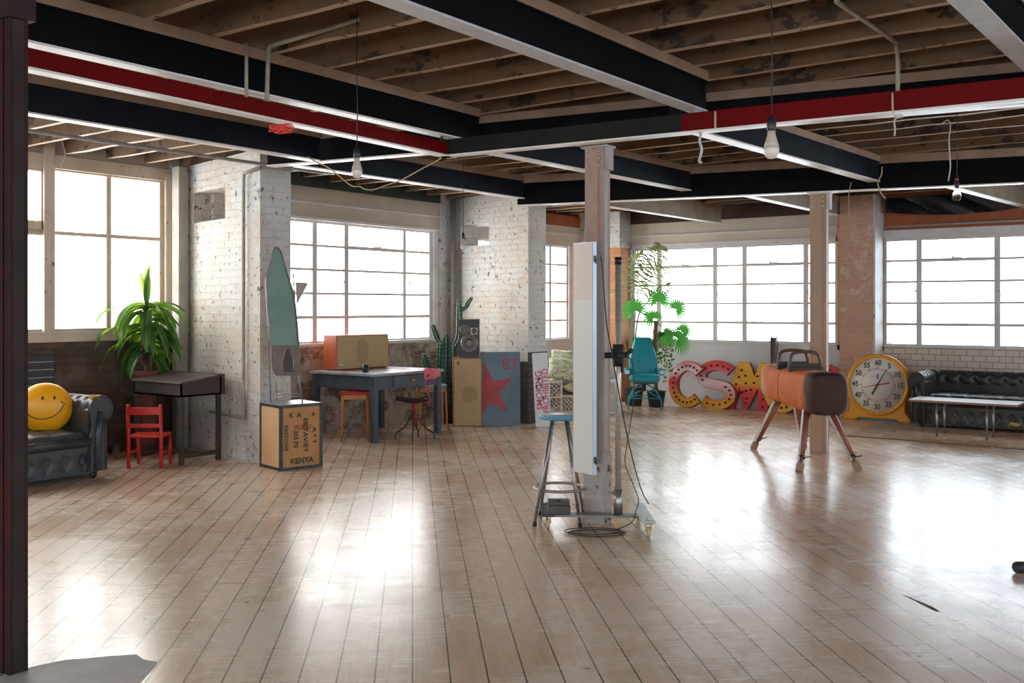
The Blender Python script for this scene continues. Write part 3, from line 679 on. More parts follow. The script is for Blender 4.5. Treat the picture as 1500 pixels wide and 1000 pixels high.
M_kentia = leafmat('olive palm leaflet', (.16, .20, .07), (.10, .14, .07), .4, (.42, .46, .16), 5)
M_ivy = leafmat('dark ivy leaf', (.05, .14, .03), (.10, .24, .05), .4, (.2, .45, .08), 20)
M_cactus = mat('cactus skin', (.018, .075, .045), (.03, .11, .065), 5, rough=.45, bump=.15)
M_spine = mat('pale cactus spines', (.62, .62, .50), (.5, .5, .42), 10, rough=.8)

# ================================================================== CHESTERFIELD
def chester(name, label, loc, rz, W, arm_only=False, m=M_leather, H=.70, patch=None, D=.92):
    """local: x along width (0..W), front at y=0, back at y=D"""
    s = thing(name, label, 'sofa', loc, rz)
    AW = .20; SH = .25; CH = .43
    mb = MB(); mb.b(.10, W-.10, .06, D-.05, .07, SH)
    # buttoned front rail
    def rail(u_, v_):
        x = .12+(W-.24)*u_; z = .08+(SH-.06)*v_
        nb = max(2, round((W-.24)/.16)); ph = (x-.12)/((W-.24)/nb)%1-.5
        d = math.exp(-((ph*.16)**2+(z-.17)**2)/.0011)*.022 + math.exp(-(ph*.16)**2/.0002)*.006
        return Vector((x, .05+d, z))
    mb.grid(rail, int((W-.24)/.012), 12)
    for i in range(max(2, round((W-.24)/.16))):
        nb = max(2, round((W-.24)/.16)); mb.sphere((.12+(i+.5)*(W-.24)/nb, .068, .17), .011, 8, 6)
    mb.b(.12, W-.12, .055, .09, .05, .085); mb.build('seat_base', m, s)
    # seat cushion with shallow tufts
    def seat(u_, v_):
        x = .15+(W-.30)*u_; y = .03+(D-.28)*v_
        e = min(u_, 1-u_)*(W-.3); f = min(v_, 1-v_)*(D-.28)
        z = CH-.055*math.exp(-e/.03)-.055*math.exp(-f/.03)
        nx = max(2, round((W-.3)/.2)); ny = 3
        a = ((u_*nx) % 1-.5)*.2; b_ = ((v_*ny) % 1-.5)*.2
        z -= .025*math.exp(-(a*a+b_*b_)/.0010)+.010*math.exp(-a*a/.0002)+.006*math.exp(-b_*b_/.0002)
        return Vector((x, y, z))
    mb = MB(); mb.grid(seat, max(20, int((W-.3)/.02)), 30)
    mb.b(.15, W-.15, .035, D-.26, SH-.005, CH-.075)
    mb.tube([(.16, .04, CH-.1), (W-.16, .04, CH-.1)], .045, 14)
    mb.build('seat_cushion', m, s)
    # rolled arms: profile swept front to back, with buttons on the inside
    def prof(t):      # t 0..1: inner bottom -> over the roll -> outer bottom ; returns (offset outward, z)
        if t < .35:
            q = t/.35; return (.0+.02*math.sin(q*PI), CH-.06+(H-.14-CH+.06)*q)
        if t < .85:
            q = (t-.35)/.5; a = PI*(1.0-1.25*q); return (.105+.105*math.cos(a), H-.115+.115*math.sin(a))
        q = (t-.85)/.15; a = PI*-.25; x0 = .105+.105*math.cos(a); z0 = H-.115+.115*math.sin(a)
        return (x0-.04*q, z0-.03*q)
    def arm(side):
        a = MB(); x0 = .165 if side < 0 else W-.165
        def f(u_, v_):
            y = .03+(D-.10)*u_; o_, z = prof(v_)
            nb = 6; k_ = (u_*nb)
            d = 0
            if .05 < v_ < .72:
                row = v_*7; off = (int(row) % 2)*.5
                p1 = ((k_+off) % 1-.5)*.14; p2 = (row % 1-.5)*.09
                d = .020*math.exp(-(p1*p1+p2*p2)/.0006)+.005*math.exp(-p1*p1/.0002)
            # push inward along approximate normal
            cx, cz = .105, H-.13
            nx_, nz_ = o_-cx, z-cz; l = math.hypot(nx_, nz_) or 1
            o_ -= nx_/l*d; z -= nz_/l*d
            return Vector((x0+side*o_, y, z))
        if side > 0: a.grid(lambda u_, v_: f(1-u_, v_), 72, 60)
        else: a.grid(f, 72, 60)
        # front facing scroll and outer panel
        pts = [(x0+side*prof(t/40)[0], prof(t/40)[1]) for t in range(0, 41)]
        pts += [(x0+side*.155, .52), (x0+side*.15, .07), (x0-side*.02, .07), (x0-side*.01, CH-.08)]
        a.prism(pts, .025, .05)
        a.prism([(x0+side*.0, .07), (x0+side*.15, .07), (x0+side*.15, .50), (x0+side*.06, H-.06), (x0+side*.0, H-.12)], .05, D-.06)
        c_ = [Vector((p[0], .022, p[1])) for p in pts[:38]]
        a.tube([(x0-side*.005, .022, .08)]+[tuple(p) for p in c_], .008, 8)
        a.tube([(x0+side*.15, .022, .08), (x0+side*.15, .022, .42), (x0+side*.125, .022, .55)], .008, 8)
        a.tube([(x0+side*.07, .02, .08), (x0+side*.075, .02, .40), (x0+side*.10, .02, H-.13)], .03, 10)
        a.build('arm', m, s)
        return x0
    if not arm_only: arm(-1)
    arm(1)
    # back: rolled and tufted along its length
    def back(u_, v_):
        x = .16+(W-.32)*u_; o_, z = prof(v_)
        nb = max(3, round((W-.32)/.17)); row = v_*7; off = (int(row) % 2)*.5
        d = 0
        if v_ < .8:
            p1 = ((u_*nb+off) % 1-.5)*.17; p2 = (row % 1-.5)*.09
            d = .028*math.exp(-(p1*p1+p2*p2)/.0009)+.008*math.exp(-p1*p1/.0002)
        cx, cz = .105, H-.13; nx_, nz_ = o_-cx, z-cz; l = math.hypot(nx_, nz_) or 1
        return Vector((x, D-.26+o_-nx_/l*d, z-nz_/l*d))
    mb = MB(); mb.grid(back, max(40, int((W-.3)/.013)), 60); mb.b(.1, W-.1, D-.25, D-.08, .07, H-.14)
    nb = max(3, round((W-.32)/.17))
    for row in range(5):
        for i in range(nb):
            u_ = (i+.5-(row % 2)*.5)/nb
            if u_ <= 0.01: continue
            q = back(u_, (row+.5)/7); mb.sphere(q+Vector((0, -.004, .002)), .011, 8, 6)
    mb.build('back', m, s)
    for x in (.10, W-.10):
        for y in (.09, D-.12):
            if arm_only and x < .5: continue
            mb = MB(); mb.lathe([(.03, .05), (.045, .06), (.045, .075), (.03, .085)], 16, (x, y, 0)); mb.sphere((x, y, .034), .034, 14, 10); mb.build('bun_foot', M_blk, s)
    if patch:
        mb = MB(); r_ = random.Random(3)
        for _ in range(12): mb.sphere((patch[0]+r_.uniform(-.055, .055), patch[1]+r_.uniform(-.006, .012), patch[2]+r_.uniform(-.014, .010)), r_.uniform(.014, .024), 9, 7, sx=1.5, sz=.7)
        mb.build('torn_foam_patch', M_foam, s, label='yellow foam bursting out of the leather')
    return s
# left sofa: only its right arm shows past the pillar
fp = pf(136, 700)
rzL = 0.0
WL = 1.75
Ml = Matrix.Rotation(rzL, 3, 'Z')
chester('chesterfield_sofa', 'dark grey leather chesterfield sofa under the left window, holding the smiling yellow ball', fp-Ml @ Vector((WL-.10, .09, 0)), rzL, WL, m=M_leather, H=.72, patch=(WL-.10, .05, .715))
def L(o_loc, rz, p): return Vector(o_loc)+Matrix.Rotation(rz, 3, 'Z') @ Vector(p)
# smiling ball lamp
c = pd(67, 597, 0)
d_ = (fp-Ml @ Vector((0, 0, 0))).dot(FW)+.22
bc = pv(66, 597, 8.52); rad = 38/FPX*bc.dot(FW)
sm = thing('smiling_ball', 'round orange yellow ball with a black smiling face sitting on the left sofa', 'ornament', bc-Vector((0, 0, rad*.98)), facing(66)+R(-3))
MB().sphere((0, 0, rad*.97), rad, 40, 26, sy=.55, sz=.97).build('ball_body', mat('orange yellow gloss', (1.0, .44, .008), (.95, .38, .008), 1, rough=.35), sm)
def onball(x, z, e=1.004): return Vector((x, -.55*math.sqrt(max(0, rad*rad-x*x-(z/.97)**2))*e, rad*.97+z))
for ex in (-.012, .080):
    MB().sphere(onball(ex-.0, .095+.0), .015, 12, 8, sx=.75, sy=.3, sz=1.15).build('eye', M_ink, sm)
mb = MB(); pts = [onball(-.012*1+.172*math.sin(R(a)), -.02+.10-.165*math.cos(R(a)), 1.003) for a in range(-72, 73, 6)]
mb.tube(pts, .0042, 6); mb.tube([onball(.148+a_, .048+b_, 1.003) for a_, b_ in ((-.016, .014), (0, 0), (.016, -.012))], .004, 6); mb.build('mouth', M_ink, sm)

# ================================================================== BEHIND THE LEFT SOFA
p = pv(56, 555, 9.3)
hd = thing('slatted_heater', 'black slatted heater against the dark brick wall behind the sofa', 'heater', (p.x, 9.38, 0))
MB().b(-.5, .16, -.09, .0, 0, 1.05).build('casing', M_blk, hd, bevel=.01)
mb = MB()
for i in range(8): mb.b(-.46, .15, -.10, -.088, .45+i*.075, .455+i*.075)
mb.build('slats', M_steel, hd)
p = pf(170, 672)
tr = thing('wire_trolley', 'thin dark wire trolley with a small wheel between the sofa and the red chair', 'trolley', p, facing(165))
mb = MB(); mb.tube([(0, 0, .08), (-.05, 0, .16), (-.075, 0, .30), (-.07, 0, .62)], .007, 8); mb.tube([(-.07, .3, .62), (-.07, 0, .62)], .007, 8); mb.tube([(-.30, 0, .36), (-.07, 0, .36)], .007, 8)
mb.tube([(0, .3, .08), (-.05, .3, .16), (-.075, .3, .30), (-.07, .3, .62)], .007, 8); mb.build('tube_frame', M_bronze, tr)
for y in (0, .3):
    mb = MB(); mb.tube([(0, y, .056)+() if 0 else (0+.012*math.cos(a)*0+.048*.55*math.cos(a), y+.048*.4*math.cos(a)*0, .056+.05*math.sin(a)) for a in [2*PI*i/20 for i in range(20)]], .008, 8, closed=True)
    mb.sphere((0, y, .056), .042, 14, 10, sx=.5, sy=.3); mb.build('wheel', mat('brown wheel', (.18, .12, .08), None, rough=.6), tr)
# ================================================================== LEAFY PLANT (dracaena)
def strip(mb, base, d, up, L_, w, droop, n=9, fold=.25, twist=0, mid=False):
    """arched strap leaf with a shallow fold"""
    base = Vector(base); d = Vector(d).normalized(); pts = []; p = base.copy(); t = d.copy()
    for i in range(n+1):
        pts.append((p.copy(), t.copy())); t = (t+Vector((0, 0, -droop/n))).normalized(); p += t*L_/n
    vs = []
    for i, (q, t) in enumerate(pts):
        s_ = i/n; ww = w*(math.sin(PI*min(1, (s_*.86+.10)))**.7)*(1 if s_ < .98 else .2)
        side = t.cross(Vector((0, 0, 1)))
        if side.length < .05: side = Vector((math.cos(twist), math.sin(twist), 0))
        side.normalize(); nn = side.cross(t).normalized()
        side = (side*math.cos(twist)+nn*math.sin(twist)).normalized(); nn = side.cross(t)
        vs += [q-side*ww/2+nn*ww*fold, q-side*ww*.13, q+side*ww*.13, q+side*ww/2+nn*ww*fold]
    for i in range(n):
        a = len(mb.v)
    o = []
    cur = mb.cur
    mb.cur = 0; mb.add(vs, [f for i in range(n) for f in ((i*4, i*4+1, i*4+5, i*4+4), (i*4+2, i*4+3, i*4+7, i*4+6))], True)
    mb.cur = 1; mb.add(vs, [(i*4+1, i*4+2, i*4+6, i*4+5) for i in range(n)], True); mb.cur = cur
pb = Vector((5.95, 9.06, 0))
pl = thing('potted_plant', 'tall leafy dracaena with yellow striped leaves in front of the left window', 'plant', pb, 0)
MB().lathe([(.09, 0), (.10, .02), (.115, .80), (.125, .81), (.125, .86), (.11, .86), (.105, .80)], 28).build('pot', mat('dark terracotta', (.20, .06, .04), (.14, .045, .03), 5, rough=.7), pl)
mb = MB(); mb.lathe([(.10, .78), (.10, .82), (.02, .83)], 24); mb.build('soil', M_stem, pl)
def lp(px, py): q = pd(px, py, pb.dot(FW)); return q-pb
top = lp(214, 440)
mb = MB(); mb.tube([(0, 0, .8), (.0, 0, .9), tuple(lp(206, 530)), tuple(lp(210, 480)), tuple(top)], [.022, .022, .02, .018, .014], 10)
mb.tube([(.06, .02, .8), (.06, .0, .9), tuple(lp(222, 520))], .016, 10); mb.build('stem', M_stem, pl)
mb = MB(); r_ = random.Random(11)
for i in range(58):
    h = r_.random(); z = 1.02+h*.52; a = i*2.4+r_.uniform(-.3, .3)
    q = lp(206+10*h, 0); base = Vector((q.x*0+.02, 0, z))
    el = r_.uniform(.25, .8) if h > .4 else r_.uniform(-.1, .6)
    d = RT*math.cos(a)+FW*math.sin(a)*.7+Vector((0, 0, el))
    strip(mb, base, d, None, r_.uniform(.34, .52), r_.uniform(.075, .105), r_.uniform(1.7, 3.6), 10, .26, r_.uniform(-.4, .4))
for (dx, dz, L_, dr, tw) in ((.10, 1, .44, .1, .1), (-.16, 1, .36, .25, .3), (.02, 1, .40, .1, -.2)):
    strip(mb, (top.x, top.y, top.z-.06), RT*dx+Vector((0, 0, dz)), None, L_, .085, dr, 10, .18, tw)
for (px, py, dx, dz, L_, dr) in ((225, 447, 1, .45, .40, 1.2), (218, 465, .9, .55, .42, 1.6), (190, 455, -.8, .5, .45, 1.9), (220, 530, .9, .35, .33, .2), (196, 500, -.7, .2, .5, 2.2), (190, 480, -.9, .4, .5, 2.0)):
    b_ = lp(px, py); strip(mb, b_, RT*dx-FW*.25+Vector((0, 0, dz)), None, L_, .06, dr, 10, .22, 0)

for _v in mb.v:
    _v.y = min(_v.y, 9.33-pb.y); _v.x = min(_v.x, 6.38-pb.x)
mb.build('leaves', None, pl, mats=[M_leaf, M_leafmid])

# ================================================================== RED CHILD CHAIR + SCHOOL DESK
p = pd(236, 684, 9.28); p.z = 0
rz = R(-52)
ch = thing('child_chair', 'small red painted wooden child chair standing before the dark desk', 'chair', p+Matrix.Rotation(rz, 3, 'Z') @ Vector((-.15, 0, 0)), rz)
# seen from behind: backrest nearest to the viewpoint
for x in (-.15, .15):
    mb = MB(); mb.tube([(x, 0, 0), (x, .0, .30), (x, -.015, .58)], .017, 10); mb.sphere((x, -.015, .58), .019, 10, 8); mb.build('leg', M_redwood, ch)
    mb = MB(); mb.tube([(x, .27, 0), (x, .26, .30)], .016, 10); mb.build('leg', M_redwood, ch)
mb = MB(); mb.b(-.16, .16, -.03, -.012, .50, .57); mb.b(-.16, .16, -.022, -.006, .38, .415); mb.build('backrest', M_redwood, ch, bevel=.004)
mb = MB(); mb.b(-.165, .165, -.01, .29, .285, .305); mb.build('seat', M_redwood, ch, bevel=.006)
mb = MB(); mb.beam((-.15, .0, .14), (-.15, .27, .14), .016, .016); mb.beam((.15, .0, .14), (.15, .27, .14), .016, .016); mb.build('stretcher', M_redwood, ch)

dk = thing('school_desk', 'old dark wooden school desk with sloping lid against the white wing wall', 'desk', (5.73, 8.15, 0), 0)
Ld = .46; Wd = .77; Hd = .835
for x, y in ((.02, .02), (Ld-.02, .02), (.02, Wd-.02), (Ld-.02, Wd-.02)):
    MB().b(x-.02, x+.02, y-.02, y+.02, 0, Hd-.17).build('leg', M_darkwood, dk, bevel=.003)
mb = MB(); mb.b(0, Ld, 0, Wd, Hd-.19, Hd-.175); mb.prism([(0, Hd-.19), (Ld, Hd-.19), (Ld, Hd-.01), (0, Hd-.065)], 0, .015); mb.prism([(0, Hd-.19), (Ld, Hd-.19), (Ld, Hd-.01), (0, Hd-.065)], Wd-.015, Wd)
mb.b(0, .015, 0, Wd, Hd-.19, Hd-.065); mb.b(Ld-.015, Ld, 0, Wd, Hd-.19, Hd-.01); mb.build('desk_box', M_darkwood, dk)
mb = MB(); mb.prism([(-.025, Hd-.065), (Ld-.05, Hd-.012), (Ld-.05, Hd+.004), (-.025, Hd-.048)], -.02, Wd+.02)
mb.build('lid', mat('worn desk lid', (.12, .095, .08), (.07, .052, .042), 4, rough=.4, bump=.2), dk, bevel=.003)
MB().b(Ld-.05, Ld+.03, -.02, Wd+.02, Hd-.02, Hd+.008).build('pen_ledge', M_darkwood, dk, bevel=.003)
MB().b(Ld+.0, Ld+.03, -.02, Wd+.02, Hd-.19, Hd-.02).build('back_rail', M_darkwood, dk, bevel=.003)
mb = MB(); mb.b(.02, Ld-.02, .01, .03, .06, .10); mb.b(.02, Ld-.02, Wd-.03, Wd-.01, .06, .10); mb.b(Ld*.5-.02, Ld*.5+.02, .02, Wd-.02, .06, .1); mb.build('stretcher', M_darkwood, dk)
# ================================================================== TEA CHEST
a = pf(411, 690); b_ = pf(470, 683); c = pf(371, 683)
rzc = math.atan2((b_-a).y, (b_-a).x); S = .50; Hc = (690-594)/FPX*(a.dot(FW))
Wc = .43; Dc = .40
tc_ = thing('tea_chest', 'plywood tea chest with metal edges and stencilled letters under the ironing board', 'crate', a, rzc)
MB().b(.004, Wc-.004, .004, Dc-.004, .004, Hc-.004).build('plywood_box', M_ply, tc_)
MB().b(0, .006, .01, Dc-.01, .01, Hc-.01).build('side_panel', M_plypale, tc_, label='paler plywood side')
MB().b(0, Wc, 0, Dc, Hc-.004, Hc+.004).build('top_sheet', M_tintop, tc_, label='grey sheet metal top', bevel=.002)
mb = MB(); e = .028; r_ = random.Random(5)
def edge(p0, p1, w1_, w2_):
    mb.beam(p0, p1, w1_, w2_)
for z in (.012, Hc-.012):
    mb.b(-.004, Wc+.004, -.004, .001, z-.014, z+.014); mb.b(-.005, .001, -.004, Dc+.004, z-.014, z+.014); mb.b(Wc-.001, Wc+.004, -.004, Dc+.004, z-.014, z+.014); mb.b(-.004, Wc+.004, Dc-.001, Dc+.004, z-.014, z+.014)
for x, y in ((0, 0), (Wc, 0), (0, Dc), (Wc, Dc)):
    mb.b(x-.005 if x else -.005, x+.005, y-.005, y+.005, 0, Hc)
    sx = 1 if x == 0 else -1; sy = 1 if y == 0 else -1
    mb.b(x, x+sx*.022, y-sy*.005, y+sy*.001, 0, Hc); mb.b(x-sx*.005, x+sx*.001, y, y+sy*.022, 0, Hc)
for i in range(14):
    for z in (.012, Hc-.012): mb.sphere((.02+i*(Wc-.04)/13, -.005, z), .003, 6, 4)
mb.build('metal_edging', M_tin, tc_)
def tx(s_, x, z, size, m_, rot=0, sx=1): text(s_, size, m_, tc_, (x, -.0015, z), (R(90), R(rot), 0), 'stencil_lettering', .0004, sx=sx, bold=.001)
k_ = Hc/.6
tx('K  A', .15, .50*k_, .065, M_stencil); tx('A', .34, .50*k_, .055, M_stencil); tx('RUIRU', .23, .385*k_, .06, M_stencilr); tx('KENYA', .22, .075*k_, .075, M_stencil)
tx('IIIASTOWE', .055, .30*k_, .055, M_stencil, 90, .9); tx('255 P3', .155, .28*k_, .06, M_stencil, 90, .95)
tx('ES/TAV/ET', .255, .31*k_, .062, M_stencil, 90, 1.15); tx('A * T', .35, .30*k_, .05, M_stencil, 90, 1.4)
# ================================================================== IRONING BOARD
def wld(px, py, d): return pd(px, py, d)
dI = (a.dot(FW))+.22
ib = thing('ironing_board', 'old green ironing board folded upright on top of the tea chest', 'ironing board', pd(418, 588, dI), facing(418)+R(-14))
inv = ib.matrix_basis.inverted()
ibI = (Matrix.Translation(ib.location) @ ib.rotation_euler.to_matrix().to_4x4()).inverted()
def il(px, py, dd=0):
    q = ibI @ pd(px, py, dI+dd); return q
zz = lambda py: (588-py)/FPX*dI*1.0
sc_ = dI/FPX
# outline in local xz (pixels relative to 418,588), lean slightly back
out = [(400, 366), (397, 380), (393, 395), (391, 420), (392, 450), (396, 480), (398, 505), (398, 530), (400, 544), (405, 550), (436, 550), (440, 545), (440, 520), (437, 480), (434, 450), (430, 425), (423, 405), (417, 385), (413, 370), (408, 362), (403, 361)]
out = [((x-418)*sc_, (588-y)*sc_) for x, y in out]
def shrink(P_, k__):
    cx = sum(p_[0] for p_ in P_)/len(P_); cz = sum(p_[1] for p_ in P_)/len(P_)
    return [(cx+(x-cx)*(1-k__), cz+(z-cz)*(1-k__*.35)) for x, z in P_]
pad = [p_ for p_ in out]
MB().prism(out, -.012, .012).build('board_base', M_brownmetal, ib, bevel=.004)
top_ = [(x, z) for x, z in out if z > (588-505)*sc_]
cl = [((x+.004*sc_), z) for x, z in shrink(out, .10)]
cut = (588-506)*sc_
def clip(P_, zc):
    R_ = []
    for i in range(len(P_)):
        p0, p1 = P_[i-1], P_[i]
        if (p0[1] > zc) != (p1[1] > zc):
            t = (zc-p0[1])/(p1[1]-p0[1]); R_.append((p0[0]+(p1[0]-p0[0])*t, zc))
        if p1[1] > zc: R_.append(p1)
    return R_
cp = clip(cl, cut)
MB().prism(cp, -.022, -.011).build('cloth_cover', M_teal, ib, bevel=.003, label='faded green cloth cover')
mb = MB(); tri = [((x-418)*sc_, (588-y)*sc_) for x, y in ((416, 545), (431, 545), (430, 525), (424, 508), (419, 512), (414, 530))]
mb.prism(tri, -.0135, -.0118); mb.build('iron_rest', M_darkwood, ib, label='dark triangular iron rest')
mb = MB(); tri2 = [(x*1.0, z) for x, z in tri]; mb.tube([(x, -.014, z) for x, z in tri2], .003, 6, closed=True); mb.tube([((x-418)*sc_, -.014, (588-y)*sc_) for x, y in ((404, 510), (404, 525), (407, 545))], .003, 6); mb.build('rest_rim', M_steel, ib)
mb = MB()
mb.tube([((x-418)*sc_, y_, (588-y)*sc_) for x, y_, y in ((390, .01, 397), (388, .02, 415), (391, .03, 470), (395, .04, 590))], .006, 8)
mb.tube([((x-418)*sc_, y_, (588-y)*sc_) for x, y_, y in ((429, .01, 400), (431, .02, 430), (436, .03, 540), (442, .04, 590))], .006, 8)
mb.tube([((x-418)*sc_, y_, (588-y)*sc_) for x, y_, y in ((434, .03, 540), (437, .14, 588))], .005, 8)
mb.tube([((x-418)*sc_, y_, (588-y)*sc_) for x, y_, y in ((398, .04, 578), (441, .04, 577))], .005, 8)
mb.tube([((x-418)*sc_, y_, (588-y)*sc_) for x, y_, y in ((398, .10, 583), (437, .10, 582))], .005, 8)
mb.tube([((x-418)*sc_, y_, (588-y)*sc_) for x, y_, y in ((402, .03, 540), (400, .14, 588))], .005, 8)
for x, y in ((390, 397), (395, 497)): mb.sphere(((x-418)*sc_, .005, (588-y)*sc_), .009, 8, 6)
mb.build('folding_legs', M_steel, ib)
mb = MB(); mb.prism([((x-418)*sc_, (588-y)*sc_) for x, y in ((432, 413), (451, 414), (434, 446))], .02, .032)
mb.build('iron_stand', mat('dull pinkish tin', (.42, .34, .32), (.3, .24, .22), 5, rough=.5), ib)
# ================================================================== TABLE GROUP
tb = thing('writing_table', 'blue grey painted wooden table with a drawer below the middle window', 'table', (7.92, 7.75, 0), 0)
TW, TD, TH = 1.14, 1.0, .765
for x, y in ((.035, .035), (TW-.035, .035), (.035, TD-.035), (TW-.035, TD-.035)):
    MB().b(x-.033, x+.033, y-.033, y+.033, 0, TH-.03).build('leg', M_tablepaint, tb, bevel=.004)
mb = MB(); mb.b(.03, TW-.03, .012, .03, TH-.185, TH-.03); mb.b(.03, TW-.03, TD-.03, TD-.012, TH-.185, TH-.03); mb.b(.012, .03, .03, TD-.03, TH-.185, TH-.03); mb.b(TW-.03, TW-.012, .03, TD-.03, TH-.185, TH-.03)
mb.build('apron', M_tablepaint, tb)
MB().b(-.02, TW+.02, -.02, TD+.02, TH-.03, TH).build('tabletop', M_tabletop, tb, bevel=.004)
dr = MB().b(.32, .90, .000, .03, TH-.165, TH-.045).build('drawer', M_tablepaint, tb, bevel=.003)
mb = MB(); mb.tube([(.58, -.004, TH-.10), (.60, -.028, TH-.105), (.64, -.028, TH-.105), (.66, -.004, TH-.10)], .007, 8); mb.sphere((.62, -.012, TH-.095), .016, 10, 8, sy=.6)
mb.build('cup_handle', M_brass, dr)
# horizontal loudspeaker cabinet
sp_ = thing('record_cabinet', 'long teak loudspeaker cabinet with gold grille cloth on the blue grey table', 'loudspeaker', (8.07, 8.50, TH), 0)
CW, CD, CH_ = .87, .22, .41
MB().b(0, CW, .006, CD, .008, CH_).build('cabinet', M_teak, sp_, bevel=.004)
gc = MB().b(.012, CW-.012, 0, .008, .018, CH_-.012).build('grille_cloth', M_gold, sp_)
mb = MB(); mb.prism([(CW*.48+.105*math.cos(a), CH_*.52+.155*math.sin(a)) for a in [2*PI*i/40 for i in range(40)]], -.0012, 0); mb.build('worn_oval', M_goldwear, gc, label='slightly darker worn oval')
mb = MB(); mb.b(.05, .068, -.002, 0, .055, .072); mb.b(.078, .098, -.002, 0, .058, .070); mb.build('badge', M_white, sp_)
for x in (.05, CW-.05):
    for y in (.03, CD-.03): MB().b(x-.012, x+.012, y-.012, y+.012, 0, .009).build('foot', M_rubber, sp_)
mg = pz(535.5, 545, TH)
m_ = thing('mug', 'small black mug on the blue grey table', 'mug', mg, facing(535, 180))
mb = MB(); mb.lathe([(.030, 0), (.034, .004), (.036, .085), (.031, .085), (.030, .01), (.001, .008)], 24); mb.build('mug_body', M_blk, m_)
MB().tube([(.034, 0, .068), (.055, 0, .062), (.058, 0, .04), (.036, 0, .02)], .005, 8).build('handle', M_blk, m_)

def stool4(name, label, loc, rz, w, h, seatm, round_=False, legm=M_orangewood):
    s = thing(name, label, 'stool', loc, rz)
    for sx in (-1, 1):
        for sy in (-1, 1):
            MB().tube([(sx*w*.50, sy*w*.50, 0), (sx*w*.44, sy*w*.44, h-.04)], [.012, .015], 8).build('leg', legm, s)
    mb = MB()
    for sx in (-1, 1): mb.b(sx*w*.44-.009, sx*w*.44+.009, -w*.44, w*.44, h-.085, h-.035); mb.b(-w*.44, w*.44, sx*w*.44-.009, sx*w*.44+.009, h-.085, h-.035)
    mb.build('rail', legm, s)
    if round_: MB().lathe([(w*.50, h-.035), (w*.56, h-.03), (w*.57, h-.012), (w*.53, h-.002), (.01, h)], 32).build('seat', seatm, s)
    else: MB().b(-w*.52, w*.52, -w*.52, w*.52, h-.038, h).build('seat', seatm, s, bevel=.014, seg=3)
    return s
stool4('wooden_stool', 'orange wooden stool with a red vinyl seat half under the blue grey table', (7.97, 8.10, 0), facing(518), .30, .56, M_redvinyl)
stool4('wooden_stool', 'orange wooden stool with a pale blue seat beside the cactus', (9.30, 8.12, 0), facing(632, 8), .34, .55, M_bluevinyl, True)

# draughtsman's swivel chair
p = pf(607, 643)
rz = facing(607)
dc = thing('swivel_chair', 'old red and black iron swivel chair with faded red backrest in front of the table', 'chair', p, rz)
mb = MB(); mb.tube([(0, 0, .14), (0, 0, .45)], .017, 12); mb.tube([(0, 0, .22), (0, 0, .30)], .032, 12); mb.tube([(.0, 0, .36), (.0, 0, .40)], .028, 12)
mb.lathe([(.01, .40), (.09, .415), (.09, .43), (.02, .44)], 20); mb.build('post', M_redmetal, dc)
for a, L_ in ((185, .215), (262, .16), (-12, .235), (75, .17)):
    dx, dy = math.cos(R(a)), math.sin(R(a))
    mb = MB(); mb.tube(spline([(dx*.012, dy*.012, .33), (dx*.035, dy*.035, .27), (dx*L_*.55, dy*L_*.55, .135), (dx*L_*.93, dy*L_*.93, .075), (dx*L_, dy*L_, .0)], 5), .0095, 8); mb.build('leg', M_bronze, dc)
mb = MB()
def sf(u_, v_):
    x = -.21+.36*u_; y = (v_-.5)*.34*(1-.25*(2*u_-1)**2*.5)
    return Vector((x, y, .475+.012*math.cos((v_-.5)*5)-.02*math.cos((u_-.55)*4)))
mb.grid(sf, 20, 16); mb.grid(lambda a, b: sf(1-a, b)-Vector((0, 0, .018)), 20, 16)
mb.build('seat', mat('dark painted seat', (.035, .05, .048), (.09, .04, .035), 5, rough=.5), dc)
mb = MB()
mb.tube(spline([(.02, .05, .45), (.13, .05, .42), (.17, .05, .47), (.155, .04, .60), (.21, .04, .73)], 5), .008, 8)
mb.tube(spline([(.02, -.05, .45), (.13, -.05, .42), (.17, -.05, .47), (.125, -.04, .60), (.13, -.04, .68), (.17, -.04, .74)], 5), .008, 8)
mb.tube([(.10, -.03, .44), (.16, -.02, .40), (.14, .0, .36)], .011, 8); mb.build('back_support', M_redmetal, dc)
mb = MB()
def bf(u_, v_):
    y = (u_-.5)*.30; e = 1-(2*u_-1)**4
    z = .745+(v_-.5)*.125*(.35+.65*e); return Vector((.195-.055*math.cos((u_-.5)*3.0)+.0, y, z))
mb.grid(bf, 18, 6); mb.grid(lambda a, b: bf(1-a, b)+Vector((.010, 0, 0)), 18, 6)
o = mb.build('backrest', M_pinkback, dc); o.location = (.155, 0, 0); o.rotation_euler = (0, 0, R(-40)); o.location = (.05, .08, .0)

